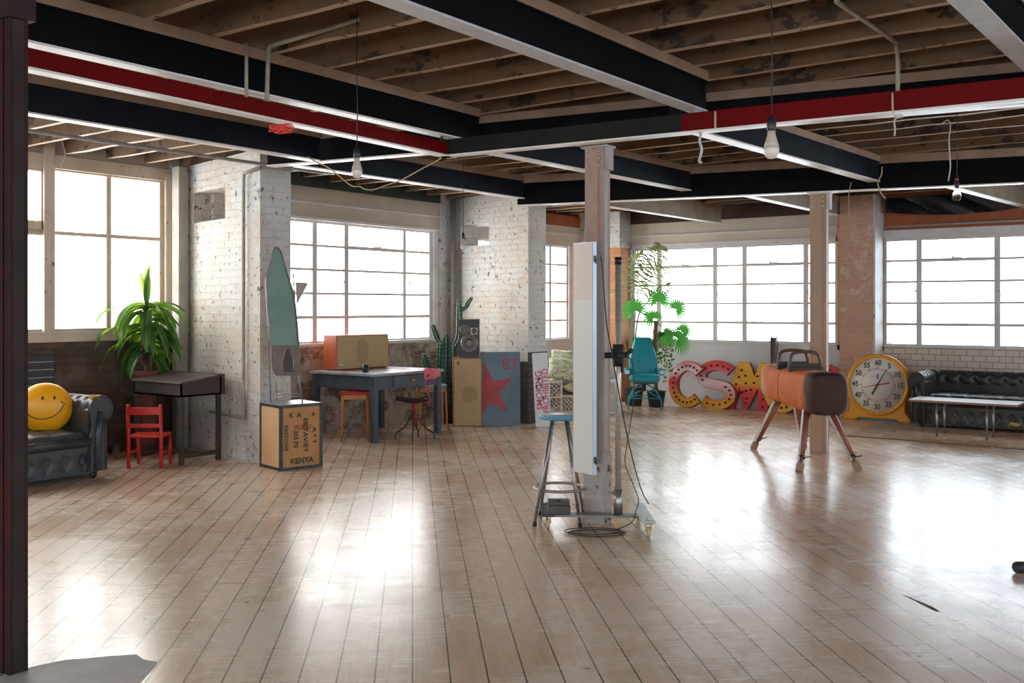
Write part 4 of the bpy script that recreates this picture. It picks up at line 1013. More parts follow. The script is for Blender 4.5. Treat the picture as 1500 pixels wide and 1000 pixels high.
# ================================================================== CACTUS
cb = Vector((9.93, 8.36, 0)); cdp = cb.dot(FW)
cc = thing('cactus', 'tall dark green branching cactus beside the loudspeakers', 'cactus', cb, 0)
MB().lathe([(.13, 0), (.14, .01), (.17, .26), (.18, .28), (.16, .28), (.155, .25), (.01, .25)], 28).build('pot', M_blk, cc)
def cp_(px, py, dd=0): return pd(px, py, cdp+dd)-cb
def ribtube(mb, sp2, pts, r, n=6):
    pts = [Vector(p) for p in pts]; P = spline(pts, 5); N = len(P); m = n*4; vs = []
    x = None
    for i, q in enumerate(P):
        t = (P[min(i+1, N-1)]-P[max(i-1, 0)]).normalized()
        if x is None: x = t.cross(Vector((.3, 1, .1))).normalized()
        x = (x-t*x.dot(t)).normalized(); y = t.cross(x)
        f = min(1, (i+.3)/2.5) if 0 else 1; e = (N-1-i)/3.0
        rr = r*(math.sqrt(max(.02, 1-(1-min(1, e))**2)))*(1+.07*math.sin(i*.9))
        for k in range(m):
            a = 2*PI*k/m; ph = (k % 4)
            rd = rr*(1.0 if ph == 0 else (.82 if ph in (1, 3) else .66)); vs.append(q+(x*math.cos(a)+y*math.sin(a))*rd)
            if ph == 0 and i % 1 == 0 and i > 0: sp2.sphere(q+(x*math.cos(a)+y*math.sin(a))*rr*1.02, .0055, 5, 4)
    mb.add(vs, [(i*m+k, i*m+(k+1) % m, (i+1)*m+(k+1) % m, (i+1)*m+k) for i in range(N-1) for k in range(m)] + [tuple((N-1)*m+k for k in range(m))])
mb = MB(); s2 = MB()
for pts, r in (([(653, 615), (653, 560), (654, 520), (653.5, 488)], .062), ([(666, 612), (666, 560), (664, 520), (663, 500)], .05),
               ([(644, 612), (643, 560), (644, 525), (645, 497)], .042), ([(655, 520), (665, 508), (671, 496), (673, 470), (672, 438)], .040),
               ([(674, 454), (682, 450), (686, 443), (692, 435)], .030), ([(649, 512), (643, 500), (638, 488), (633, 474)], .040),
               ([(648, 560), (636, 552), (628, 540), (621, 518)], .058), ([(661, 560), (662, 600), (662, 615)], .05)):
    ribtube(mb, s2, [cp_(x, y, .03*math.sin(x)) for x, y in pts], r)
mb.build('stem', M_cactus, cc); o = s2.build('spines', M_spine, cc); o['kind'] = 'stuff'

# ================================================================== LOUDSPEAKERS
p = pf(685, 624.5); rz = facing(685, 3)
s1 = thing('floor_loudspeaker', 'tall loudspeaker with gold cloth front standing on the floor beside the star board', 'loudspeaker', p, rz)
w, h, d = .365, .865, .30
MB().b(-w/2, w/2, .004, d, 0, h).build('cabinet', mat('brown wood veneer', (.30, .13, .07), (.24, .1, .05), 4, rough=.4, stretch=(6, 6, .6)), s1, bevel=.003)
g_ = MB().b(-w/2+.014, w/2-.014, -.002, .006, .014, h-.014).build('grille_cloth', M_gold, s1)
MB().prism([(.025+.105*math.cos(a), .405+.105*math.sin(a)) for a in [2*PI*i/40 for i in range(40)]], -.003, -.002).build('worn_circle', M_goldwear, g_, label='slightly darker worn circle')
MB().b(-w/2+.055, -w/2+.075, -.005, -.002, h-.09, h-.045).build('badge', M_blk, s1)
p2 = L(p, rz, (.02, .02, h))
s3 = thing('shelf_loudspeaker', 'small black three-way loudspeaker on top of the tall gold one', 'loudspeaker', p2, rz+R(-4))
w, h, d = .262, .485, .24
MB().b(-w/2, w/2, 0, d, 0, h).build('cabinet', mat('dark walnut veneer', (.16, .075, .05), (.12, .055, .035), 4, rough=.45), s3, bevel=.003)
MB().b(-w/2+.008, w/2-.008, -.004, .002, .01, h-.01).build('baffle', M_blk, s3)
def driver(x, z, r, name, conem, square=False):
    mb = MB(); mb.M = Matrix.Translation((x, -.004, z)) @ Matrix.Rotation(PI/2, 4, 'X')
    mb.lathe([(r*.99, 0), (r, .004), (r*.90, .007), (r*.86, .002)], 36); o = mb.build(name, M_steel if not square else M_steel, s3)
    if square: MB().b(x-r*1.05, x+r*1.05, -.0075, -.004, z-r*1.05, z+r*1.05).build('square_plate', M_steel, o)
    mb = MB(); mb.M = Matrix.Translation((x, -.0045, z)) @ Matrix.Rotation(PI/2, 4, 'X')
    mb.lathe([(r*.86, .004), (r*.80, .006), (r*.40, -.0+.001), (r*.32, .003), (r*.18, .010), (.001, .013)], 36)
    mb.build('cone', conem, o)
    mb = MB(); mb.M = Matrix.Translation((x, -.0055, z)) @ Matrix.Rotation(PI/2, 4, 'X'); mb.lathe([(r*.86, .002), (r*.80, .008), (r*.74, .002)], 36); mb.build('surround', M_rubber, o)
driver(.0, .185, .108, 'woofer', mat('grey pink cone', (.30, .25, .26), (.22, .18, .19), 3, rough=.5))
driver(-.058, .355, .058, 'midrange', mat('brass ring cone', (.40, .33, .22), (.16, .13, .09), 3, rough=.5))
driver(.062, .335, .040, 'tweeter', mat('tan cone', (.30, .23, .15), None, rough=.5), True)

# star board
p = pd(733, 620, 12.62); p.z = 0; rz = facing(733, 4)
bd = thing('star_board', 'grey blue metal board with red star and number 83 leaning on the wing wall', 'board', p, 0, rot=(R(-3), 0, rz))
bw, bh = .51, .935
MB().b(-bw/2, bw/2, 0, .03, 0, bh).build('metal_sheet', M_blueboard, bd, bevel=.004)
st = []
cx, cz, Ro, Ri = -.14, .43, .335, .125
for i in range(10):
    a = R(100-36*i); r_0 = Ro if i % 2 == 0 else Ri; st.append((cx+r_0*math.cos(a), cz+r_0*math.sin(a)*1.12))
def clipx(P_, xc):
    R_ = []
    for i in range(len(P_)):
        p0, p1 = P_[i-1], P_[i]
        if (p0[0] > xc) != (p1[0] > xc):
            t = (xc-p0[0])/(p1[0]-p0[0]); R_.append((xc, p0[1]+(p1[1]-p0[1])*t))
        if p1[0] > xc: R_.append(p1)
    return R_
MB().prism(clipx(st, -bw/2+.004), -.0015, 0).build('painted_star', M_starred, bd, label='faded red painted star')
text('83', .20, M_starred, bd, (.115, -.002, .775), (R(90), 0, 0), 'number_lettering', .0008, sx=.92)

# smoking sign
p = pf(796, 625); rz = facing(796, -8)
sg = thing('warning_sign', 'white enamel sign with red words stood on end against the wing wall', 'sign', p, 0, rot=(R(-4), R(-3.6), rz))
MB().b(-.098, .098, 0, .006, .0, .93).build('enamel_plate', M_signwhite, sg, bevel=.002)
text('SMOKING', .112, M_signred, sg, (-.028, -.001, .46), (R(90), R(-90), 0), 'red_lettering', .0006, sx=.98, bold=.002)
text('PROHIBITED', .108, M_signred, sg, (.055, -.001, .45), (R(90), R(-90), 0), 'red_lettering', .0006, sx=.93, bold=.002)
mb = MB(); r_ = random.Random(4)
for cx, cz in ((.0, .52), (-.03, .60), (-.06, .50), (.02, .36)):
    mb = MB(); mb.prism([(cx+(.010+.010*r_.random())*math.cos(a), cz+(.016+.016*r_.random())*math.sin(a)) for a in [2*PI*i/11 for i in range(11)]], -.0025, -.001); mb.build('chipped_enamel', M_tin, sg)

# ================================================================== WICKER SOFA
p = pf(803, 607); rz = facing(850, -4)
ws = thing('wicker_sofa', 'white wicker sofa with lattice panels holding green patterned cushions', 'sofa', p, rz)
WS = .98
def lattice(mb, x0, x1, z0, z1, y, step=.062, t=.008):
    import itertools
    W_, H_ = x1-x0, z1-z0
    k = -H_
    while k < W_:
        for sgn in (1, -1):
            pts = []
            a0 = max(0, k); a1 = min(W_, k+H_)
            if a1-a0 > .004:
                if sgn > 0: q0, q1 = (x0+a0, z0+a0-k), (x0+a1, z0+a1-k)
                else: q0, q1 = (x0+a0, z1-(a0-k)), (x0+a1, z1-(a1-k))
                mb.beam((q0[0], y+sgn*.003, q0[1]), (q1[0], y+sgn*.003, q1[1]), .005, t*1.6, up=(0, 1, 0)) if 0 else mb.tube([(q0[0], y+sgn*.003, q0[1]), (q1[0], y+sgn*.003, q1[1])], t, 5)
        k += step
mb = MB(); lattice(mb, .03, .17, .05, .44, 0); lattice(mb, WS-.17, WS-.03, .05, .44, 0); lattice(mb, .2, WS-.2, .05, .24, 0); mb.build('lattice', M_wicker, ws)
mb = MB()
for x in (.0, .17, WS-.20, WS-.03): mb.b(x, x+.03, -.015, .02, 0, .46)
mb.b(0, .2, -.018, .022, .44, .48); mb.b(WS-.2, WS, -.018, .022, .44, .48); mb.b(0, .2, -.015, .015, .235, .255); mb.b(WS-.2, WS, -.015, .015, .235, .255)
mb.b(.18, WS-.18, -.018, .022, .245, .275); mb.b(0, WS, -.015, .015, .03, .055)
for x in (0, WS-.2): mb.b(x, x+.2, 0, .62, .455, .48); mb.b(x, x+.02, 0, .62, .05, .46)
mb.b(0, WS, .60, .66, .0, .78); mb.b(.1, WS-.1, .0, .62, .25, .275); mb.build('wicker_frame', M_wicker, ws, bevel=.003)
def cushion(name, label, loc, rot, w, h, t, group=None, cat='cushion'):
    o = MB(); n = 14
    def f(u_, v_, s_):
        a, b = 2*u_-1, 2*v_-1; e = (max(0, 1-abs(a)**3.2)*max(0, 1-abs(b)**3.2))**.5
        k_ = 1-.05*(1-abs(b))*abs(a) if 0 else 1
        return Vector((a*w/2*(1-.06*(1-abs(b)**2)*abs(a)), s_*t/2*e, b*h/2*(1-.06*(1-abs(a)**2)*abs(b))))
    o.grid(lambda u_, v_: f(u_, v_, -1), n, n); o.grid(lambda u_, v_: f(1-u_, v_, 1), n, n)
    ob = o.build(name, M_floral, None, loc=loc, rot=rot, weld=.001); return tag(ob, label, cat, group)
gC = 'palm print cushions'
cushion('cushion', 'palm print seat cushion, lowest on the wicker sofa, right of the lattice arm', L(p, rz, (.50, .26, .355)), (R(82), 0, rz), .62, .52, .17, gC)
cushion('cushion', 'palm print cushion sagging over the lattice arm beside the red-lettered sign', L(p, rz, (.20, .24, .62)), (R(-38), R(6), rz+R(8)), .46, .36, .18, gC)
cushion('cushion', 'palm print back cushion, uppermost behind the other cushions beside the wall', L(p, rz, (.55, .48, .70)), (R(-14), R(-5), rz), .50, .40, .17, gC)
cushion('cushion', 'palm print cushion at the back left corner of the wicker sofa', L(p, rz, (.14, .50, .71)), (R(-12), R(4), rz), .32, .36, .15, gC)
# ================================================================== BAR STOOL
RC = R(YAW-90)
bs = thing('bar_stool', 'tall steel bar stool with round pale blue seat in front of the middle pillar', 'stool', cam(.335, 7.0), RC)
hS = .745
for dx, dy in ((-.18, -.17), (.13, -.20), (.18, .17), (-.13, .20)):
    mb = MB(); mb.tube([(dx, dy, .02), (dx*.30, dy*.30, hS-.03)], .0115, 10); lg = mb.build('leg', M_steel, bs)
    MB().tube([(dx*1.01, dy*1.01, 0), (dx*.985, dy*.985, .025)], .0145, 10).build('rubber_tip', M_rubber, lg)
MB().tube([(.178*math.cos(a), .178*math.sin(a), .235) for a in [2*PI*i/40 for i in range(40)]], .010, 8, closed=True).build('foot_ring', M_steel, bs)
MB().lathe([(.125, hS-.030), (.142, hS-.026), (.147, hS-.012), (.143, hS-.003)], 40).build('seat_rim', M_blueedge, bs, label='blue seat rim')
MB().lathe([(.143, hS-.004), (.138, hS), (.001, hS+.002)], 40).build('seat', M_bluetop, bs)

# ================================================================== ROLLING STAND + STRIP LIGHT
X0, Y0 = .719, 6.74
rs = thing('rolling_stand', 'heavy steel rolling studio stand with tall pole beside the middle pillar', 'stand', cam(X0, Y0), RC)
def lc(X, Y, z=0): return Vector((X-X0, Y-Y0, z))
mb = MB(); mb.tube([(0, 0, .11), (0, 0, 1.79)], .0205, 20); mb.build('pole', mat('ribbed aluminium pole', (.62, .56, .50), (.50, .45, .40), 3, rough=.35, metal=.5, stretch=(1, 1, 12)), rs)
MB().tube([(0, 0, 1.79), (0, 0, 1.84)], .0245, 16).build('end_cap', M_blk, rs)
mb = MB(); mb.tube([(0, 0, .10), (0, 0, .27)], .030, 18); mb.tube([(-.03, 0, .245), (-.055, 0, .245)], .008, 8); mb.sphere((-.058, 0, .245), .012, 8, 6); mb.build('sleeve', M_steel, rs)
mb = MB(); q0, q1 = lc(.235, 6.76, .095), lc(.87, 6.72, .095); mb.beam(q0, q1, .10, .014); mb.build('cross_plate', mat('grey base plate', (.22, .22, .23), (.14, .14, .15), 5, rough=.35, metal=.5), rs)
M_legp = mat('pale grey leg plate', (.62, .65, .68), (.50, .53, .56), 4, rough=.35, metal=.2)
for X in (.245, .895):
    mb = MB(); mb.b(X-X0-.045, X-X0+.045, 6.50-Y0 if X > .5 else 6.70-Y0, 7.12-Y0, .088, .104)
    for yy in ((6.56, 7.05) if X > .5 else (6.75, 7.05)): mb.sphere((X-X0, yy-Y0, .108), .012, 8, 6)
    mb.build('base_leg', M_legp if X > .5 else M_tin, rs, bevel=.003)
    for Y in ((6.53, 7.06) if X > .5 else (6.78, 7.06)):
        mb = MB(); mb.b(X-X0-.03, X-X0+.03, Y-Y0-.03, Y-Y0+.03, .080, .088); mb.b(X-X0-.02, X-X0-.014, Y-Y0-.02, Y-Y0+.02, .03, .085); mb.b(X-X0+.014, X-X0+.02, Y-Y0-.02, Y-Y0+.02, .03, .085)
        cs = mb.build('caster', M_brass, rs)
        MB().tube([(X-X0-.012, Y-Y0, .031), (X-X0+.012, Y-Y0, .031)], .031, 20).build('caster_wheel', M_caster, cs)
mb = MB(); mb.b(.24-X0, .395-X0, 6.70-Y0, 6.84-Y0, .104, .165); mb.b(.245-X0, .39-X0, 6.705-Y0, 6.835-Y0, .165, .19); mb.b(.30-X0, .33-X0, 6.74-Y0, 6.78-Y0, .19, .20); mb.build('counterweight', mat('dark motor casing', (.10, .08, .07), (.06, .05, .045), 7, rough=.5, bump=.2), rs, bevel=.008)
zc = 1.176
mb = MB(); mb.tube([(0, 0, zc-.075), (0, 0, zc+.075)], .037, 16); mb.tube([(0, 0, zc-.02), (0, 0, zc+.02)], .046, 16); mb.tube([(-.10, -.03, zc), (.06, 0.01, zc)], .020, 12)
mb.tube([(.05, 0, zc+.01), (.075, -.01, zc+.02)], .012, 8); mb.sphere((.085, -.01, zc+.03), .018, 10, 8); mb.tube([(-.04, -.015, zc-.0), (-.04, -.015, zc+.045)], .009, 8); mb.tube([(.02, -.03, zc-.06), (.02, -.05, zc-.11)], .010, 8); mb.build('clamp', M_rubber, rs)

sl = thing('strip_light', 'tall narrow white strip light panel held by the rolling stand', 'studio light', cam(.522, 6.45), RC)
wdir = Vector((-.61, .79, 0)).normalized(); ddir = Vector((.79, .61, 0)).normalized(); PW = .19; PD = .085; Z0, Z1 = .410, 1.925
Mx = Matrix(((wdir.x, ddir.x, 0, 0), (wdir.y, ddir.y, 0, 0), (0, 0, 1, 0), (0, 0, 0, 1)))
mb = MB(); mb.M = Mx; mb.b(.004, PW-.004, -.003, .004, Z0+.006, Z1-.006)
tl = NT('strip light diffuser'); v_ = tl.coords(); sp_z = tl.n('ShaderNodeSeparateXYZ'); tl.L.new(v_, sp_z.inputs[0])
cpz = tl.mix(tl.ramp(sp_z.outputs[2], 1.545, 1.555), (.80, .77, .71), (.80, .66, .60)); tl.bsdf(cpz, .45)  # upper part tinted pinkish, a reflection put into the colour
mb.build('diffuser', tl.m, sl, label='white diffuser, pinkish reflection painted above')
mb = MB(); mb.M = Mx; mb.b(0, PW, .004, .035, Z0, Z1); mb.build('frame', mat('pale aluminium frame', (.55, .62, .70), (.48, .55, .62), 4, rough=.35, metal=.3), sl)
mb = MB(); mb.M = Mx; mb.b(.015, PW-.015, .035, PD, Z0+.07, Z1-.0); mb.build('housing', mat('dark grey brown housing', (.16, .135, .125), (.12, .10, .095), 3, rough=.45), sl)
for z in (Z0+.10, Z1-.11): mb = MB(); mb.M = Mx; mb.b(-.006, .002, .012, .028, z-.02, z+.02); mb.b(-.008, .0, .024, .030, z-.03, z); mb.build('latch', M_blk, sl)
mb = MB(); mb.M = Mx; mb.b(.06, .13, PD, PD+.012, 1.176-.06, 1.176+.06); mb.build('mounting_plate', M_blk, sl)

cbl = thing('power_cable', 'black power cable hanging from the strip light and coiled on the floor', 'cable', cam(.72, 6.7), RC)
def cl_(px, py, Y): q = pd(px, py, Y); return Vector((q.dot(RT)-.72, q.dot(FW)-6.7, q.z))
mb = MB()
pA = [cl_(*a) for a in ((872, 362, 6.53), (881, 381, 6.53), (888, 469, 6.55), (896, 515, 6.6), (904, 561, 6.66), (911, 598, 6.68), (922, 653, 6.7), (938, 713, 6.7), (950, 738, 6.7))]
mb.tube(spline(pA, 6), .0042, 8)
pB = [cl_(*a) for a in ((914, 518, 6.70), (920, 522, 6.68), (928, 538, 6.66), (928, 588, 6.66), (918, 653, 6.66), (916, 680, 6.66), (927, 708, 6.66), (935, 731, 6.66), (932, 746, 6.64))]
pB += [Vector((.08, -.04, .06)), Vector((-.05, -.06, .008))]
for k in range(2):
    pB += [Vector((-.16+.19*math.cos(a)-.02*k, -.10+.10*math.sin(a)+.035*k, .006+.004*k)) for a in [PI*2*j/12 for j in range(12)]]
mb.tube(spline(pB, 5), .0032, 7); mb.build('cable_run', M_cable, cbl)

# ================================================================== POMMEL HORSE
hc = cam(2.87, 9.89)
fx = Vector((-.062, 1.475)).normalized()
ph = thing('pommel_horse', 'old brown leather pommel horse with two wooden handles standing on the floor', 'pommel horse', hc, RC-math.atan2(fx.x, fx.y)*1.0)
BL, BWd, BZ0, BZ1 = 1.60, .37, .53, .905
def hb(u_, v_):     # u_ along length, v_ round the section
    y = -BL/2+BL*u_; a = 2*PI*v_
    e = min(u_, 1-u_)*BL; f = min(1, math.sqrt(max(0, 1-(1-min(1, e/.13))**2))*.16+.84) if e < .13 else 1.0
    k_ = .46; ca, sa = math.cos(a), math.sin(a)
    x = BWd/2*math.copysign(abs(ca)**k_, ca); z = math.copysign(abs(sa)**(k_+.12), sa)
    zh = (BZ1-BZ0)/2
    sag = .02*math.sin(PI*u_)
    wob = 1-.012*math.exp(-((u_-.62)**2)/.0002)
    bot = .03*(1-u_) if sa < 0 else 0
    return Vector((x*f*wob, y+.010*math.cos(a*2)*0, (BZ0+BZ1)/2+(z*zh)*f*wob - bot*abs(sa) - (.012 if sa > 0 else 0)*math.sin(PI*u_)))
mb = MB(); NU, NV = 60, 40
mb.grid(lambda a, b: hb(a, 1-b), NU, NV)
for uu in (0, 1):
    ring = [hb(uu, 1-j/NV) for j in range(NV)]; c0 = sum(ring, Vector())/NV; c0.y += -.035 if uu == 0 else .035
    o_ = len(mb.v); vs_ = ring+[c0+(r_1-c0)*.6+Vector((0, (-.0 if uu == 0 else .0), 0))+Vector((0, (c0.y-ring[0].y)*.3, 0)) for r_1 in ring]+[c0]
    fs_ = []
    for j in range(NV):
        j2 = (j+1) % NV
        f1 = (j, j2, NV+j2, NV+j); f2 = (NV+j, NV+j2, 2*NV)
        fs_ += [f1, f2] if uu == 1 else [f1[::-1], f2[::-1]]
    mb.add(vs_, fs_, True)
# suede colour with a near end darkened by patina and painted-in shade
t = NT('suede with worn shade-painted end'); v_ = t.coords(); s_x = t.n('ShaderNodeSeparateXYZ'); t.L.new(v_, s_x.inputs[0])
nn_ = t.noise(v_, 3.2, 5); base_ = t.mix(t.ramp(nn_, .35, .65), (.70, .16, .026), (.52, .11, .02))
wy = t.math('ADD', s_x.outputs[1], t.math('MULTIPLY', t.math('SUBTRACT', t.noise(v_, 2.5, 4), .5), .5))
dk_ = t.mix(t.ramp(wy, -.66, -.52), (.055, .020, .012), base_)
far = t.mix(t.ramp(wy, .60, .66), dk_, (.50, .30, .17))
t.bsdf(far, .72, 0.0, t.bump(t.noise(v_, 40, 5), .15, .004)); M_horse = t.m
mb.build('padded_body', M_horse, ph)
mb = MB()
for yy in (.15,):
    mb.tube([hb((yy+BL/2)/BL, k/30)*1.0+Vector((0, 0, 0)) for k in range(30)], .005, 6, closed=True)
mb.build('seam', mat('dark seam', (.20, .07, .03), None, rough=.8), ph)
for yy in (-.12, .24):
    mb = MB()
    pts = spline([(-.155, yy, BZ1-.03), (-.150, yy, BZ1+.06), (-.125, yy, BZ1+.135), (-.05, yy, BZ1+.158), (.05, yy, BZ1+.158), (.125, yy, BZ1+.135), (.150, yy, BZ1+.06), (.155, yy, BZ1-.03)], 5)
    mb.tube(pts, .0165, 12); pm = mb.build('pommel_handle', mat('dark handle wood', (.16, .07, .045), (.10, .045, .03), 4, rough=.4), ph)
    mb = MB(); mb.b(-.17, .17, yy-.035, yy+.035, BZ1-.035, BZ1+.012); mb.b(-.14, .14, yy-.012, yy+.012, BZ1, BZ1+.045); mb.build('handle_base', M_darkwood, pm, bevel=.006)
foot_loc = [(-.285, -.80), (.285, -.76), (-.29, .67), (.30, .80)]
for fx_, fy_ in foot_loc:
    top_p = Vector((fx_*.36, fy_*.60, BZ0+.02)); ft = Vector((fx_, fy_, 0)); dv = (top_p-ft)
    mb = MB(); mb.tube([ft+dv*.22, ft+dv*.98], [.030, .045], 14); lg = mb.build('leg', M_horsewood, ph)
    side = Vector((-1 if fx_ < 0 else -1, 0, 0))
    mb = MB(); off = Vector((-.028 if fy_ < 0 or fx_ < 0 else -.028, -.018, 0)); mb.beam(ft+dv*.16+off, ft+dv*.97+off*1.4, .022, .014, up=(1, .3, 0)); mb.build('steel_rail', mat('pale painted steel rail', (.72, .70, .68), (.55, .52, .5), 8, rough=.4), lg)
    mb = MB(); mb.tube([ft+dv*.07, ft+dv*.26], .023, 12); mb.build('inner_leg', M_horsewood, lg)
    mb = MB(); mb.beam(ft+Vector((0, 0, 0)), ft+dv*.13, .062, .05, up=(0, 1, 0)); ftb = mb.build('foot_block', M_footwood, lg, bevel=.006)
    mb = MB(); mb.tube([ft+dv*.205, ft+dv*.235], .036, 14); mb.tube([ft+dv*.22+Vector((.02, -.02, 0)), ft+dv*.22+Vector((.085, -.03, .012))], .006, 7); mb.build('clamp_ring', M_tin, lg)

# ================================================================== MARQUEE LETTERS
def letter_mat(name, top, bot, z0, z1, painted_sheen=None, sw=.19):
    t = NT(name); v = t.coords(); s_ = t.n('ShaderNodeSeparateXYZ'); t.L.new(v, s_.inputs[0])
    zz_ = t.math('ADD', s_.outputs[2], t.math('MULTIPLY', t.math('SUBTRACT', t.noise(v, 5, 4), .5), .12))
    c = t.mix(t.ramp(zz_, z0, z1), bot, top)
    if painted_sheen: c = t.mix(t.math('MULTIPLY', t.math('SUBTRACT', 1.0, t.ramp(t.math('ABSOLUTE', t.math('SUBTRACT', zz_, painted_sheen)), .0, sw)), .85), c, (.86, .72, .74))  # gloss reflection painted as a pale band into the face colour
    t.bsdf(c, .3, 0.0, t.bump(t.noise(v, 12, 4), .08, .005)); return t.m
RED_, YEL_ = (.72, .05, .06), (.86, .42, .03)
M_sideR = mat('letter side red', (.40, .05, .04), (.30, .10, .03), 3, rough=.5)
def marquee(ch, name, label, v_left, w, lean, u0=13.74, mface=None, zoff=0):
    o = thing(name, label, 'letter', (u0, v_left, zoff), 0, 'marquee letters', rot=(R(-lean), 0, R(-90)))
    H = .70; T = .13; D0, D1 = 0, .075
    fmb, smb, pts_b = MB(), MB(), []
    def stroke(pts, ws):
        smb.ribbon(pts, ws, .002, D1); fmb.ribbon(pts, [x-.012 for x in ws], -.001, .003)
    if ch == 'C':
        pts = [(w*.52+(w*.52-.075)*math.cos(R(a)), H/2+(H/2-.075)*math.sin(R(a))) for a in range(42, 319, 8)]
        n = len(pts); ws = [.15 for i in range(n)]; ws[0] = ws[-1] = .175; stroke(pts, ws); sk = pts[1:-1:2]
    elif ch == 'O':
        pts = [(w*.5+(w*.5-.075)*math.cos(R(a)), H/2+(H/2-.075)*math.sin(R(a))) for a in range(90, 451, 10)]
        stroke(pts, [.15]*len(pts)); sk = pts[:-1:2]
    elif ch == 'S':
        r1 = .165
        pts = [(w*.5+(w*.5-.075)*math.cos(R(a)), H*.75-.035+(r1-.01)*math.sin(R(a))) for a in range(28, 230, 12)]
        pts += [(w*.5+(w*.5-.07)*math.cos(R(a)), H*.25+.035+(r1-.01)*math.sin(R(a))) for a in range(50, -153, -12)]
        stroke(pts, [.165]+[.15]*(len(pts)-2)+[.165]); sk = pts[1:-1:2]
    else:
        P = [(0, 0), (.15, 0), (.17, .33), (.285, .04), (.40, .04), (.51, .33), (.53, 0), (w, 0), (w-.045, H), (w-.20, H), (w*.5, .36), (.20, H), (.045, H)]
        P = [(0, 0), (.145, 0), (.185, .30), (w*.5-.055, .02), (w*.5+.055, .02), (w-.185, .30), (w-.145, 0), (w, 0), (w-.03, H), (w-.175, H), (w*.5, .36), (.175, H), (.03, H)]
        smb.prism(P, .002, D1)
        P = [(0, 0), (.175, 0), (.255, .33), (.30, .02), (.385, .02), (.54, .33), (.535, 0), (.70, 0), (.71, .70), (.545, .70), (.475, .50), (.385, .70), (.215, .70)]
        smb.v.clear(); smb.f.clear(); smb.sm.clear(); smb.mi.clear(); smb.prism(P, .002, D1)
        cx, cz = .4, H/2; fmb.prism([(cx+(x-cx)*.99, cz+(z-cz)*.985) for x, z in P], -.001, .003)
        sk = [(.085+.19*q, .06+.52*q) for q in (0, .2, .4, .6, .8, 1.0)]+[(.62, z) for z in (.06, .17, .28, .39, .5, .62)]
        sk += [(.335+.012*i, .50-.11*i) for i in range(4)]+[(.43+.045*i, .30+.10*i) for i in range(3)]+[(.30, .26), (.36, .10)]
    body = smb.build('letter_side', M_sideR, o); fmb.build('letter_face', mface, o)
    for x, z in sk:
        mb = MB(); mb.M = Matrix.Translation((x, -.002, z)) @ Matrix.Rotation(PI/2, 4, 'X'); mb.lathe([(.0165, 0), (.0165, .012), (.012, .014), (.011, .002), (.001, .002)], 12); mb.build('bulb_socket', M_blk, o)
    return o
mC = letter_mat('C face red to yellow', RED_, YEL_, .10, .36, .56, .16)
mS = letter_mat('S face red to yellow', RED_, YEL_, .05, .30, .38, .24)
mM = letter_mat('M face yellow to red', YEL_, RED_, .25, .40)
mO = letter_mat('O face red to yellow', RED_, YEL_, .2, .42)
marquee('C', 'marquee_letter', 'marquee letter C, red above and yellow below, nearest to the turquoise chair', 7.09, .60, 7, u0=13.54, mface=mC)
marquee('S', 'marquee_letter', 'marquee letter S, red with painted pale sheen and yellow foot, between C and M', 6.68, .64, 8, u0=13.63, mface=mS)
marquee('M', 'marquee_letter', 'marquee letter M, yellow above and red below, beside the pommel horse', 6.27, .70, 7, u0=13.72, mface=mM)
marquee('O', 'marquee_letter', 'round yellow-bottomed marquee letter mostly hidden behind the pommel horse', 5.62, .58, 8, u0=13.63, mface=mO)
marquee('S', 'marquee_letter', 'red-topped marquee letter seen between the tan pillar and the brick pier', 5.10, .60, 7, u0=13.72, mface=mO)
q = thing('steel_channel', 'short upright steel channel standing against the grey wall behind letter M', 'steel section', (13.93, 5.56, 0), R(-90))
mb = MB(); mb.b(-.045, -.035, -.03, .03, 0, 1.08); mb.b(.035, .045, -.03, .03, 0, 1.08); mb.b(-.045, .045, .02, .03, 0, 1.06); mb.build('channel_body', mat('dark red brown channel', (.16, .09, .085), (.3, .28, .28), 5, rough=.5), q)

# ================================================================== PACE CLOCK
ck = thing('pace_clock', 'large round swimming pool pace clock in orange yellow casing by the brick pier', 'clock', (13.44, 3.95, 0), 0, rot=(R(-5), 0, R(-90)))
RR, zC = .41, .475
mb = MB(); outl = [(RR*math.cos(R(a)), zC+RR*math.sin(R(a))) for a in range(-28, 209, 4)]
outl += [(-.36, .20), (-.365, .13), (-.43, .065), (-.43, .0), (-.28, .0), (-.25, .028), (.25, .028), (.28, 0), (.43, 0), (.43, .05), (.36, .13), (.355, .20)]
mb.prism(outl, .0, .11); body = mb.build('casing', M_clockyellow, ck, bevel=.02, seg=3)
mb = MB(); mb.M = Matrix.Translation((0, 0, zC)) @ Matrix.Rotation(PI/2, 4, 'X')
mb.lathe([(.375, -.005), (.40, .0), (.405, .012), (.385, .022), (.362, .012), (.357, .0)], 64); mb.build('rim', M_clockyellow, ck)
mb = MB(); mb.M = Matrix.Translation((0, -.002, zC)) @ Matrix.Rotation(PI/2, 4, 'X'); mb.lathe([(.36, 0), (.36, .003), (.001, .003)], 64); dl = mb.build('dial', M_dial, ck)
for i in range(12):
    a = R(90-30*i); s_ = '60' if i == 0 else str(5*i)
    text(s_, .098, M_ink, dl, (.292*math.cos(a), -.0062, zC+.292*math.sin(a)), (R(90), 0, 0), 'dial_number', .0006, sx=.85, bold=.0015)
mbt = MB(); mbr = MB()
for i in range(60):
    a = R(90-6*i); c_, s_ = math.cos(a), math.sin(a)
    if i % 5: mbt.beam((c_*.195, -.0058, zC+s_*.195), (c_*.225, -.0058, zC+s_*.225), .0035, .0012, up=(0, 1, 0))
    else: mbr.prism([(c_*.195, zC+s_*.195), (c_*.235-s_*.009, zC+s_*.235+c_*.009), (c_*.235+s_*.009, zC+s_*.235-c_*.009)], -.0068, -.0052)
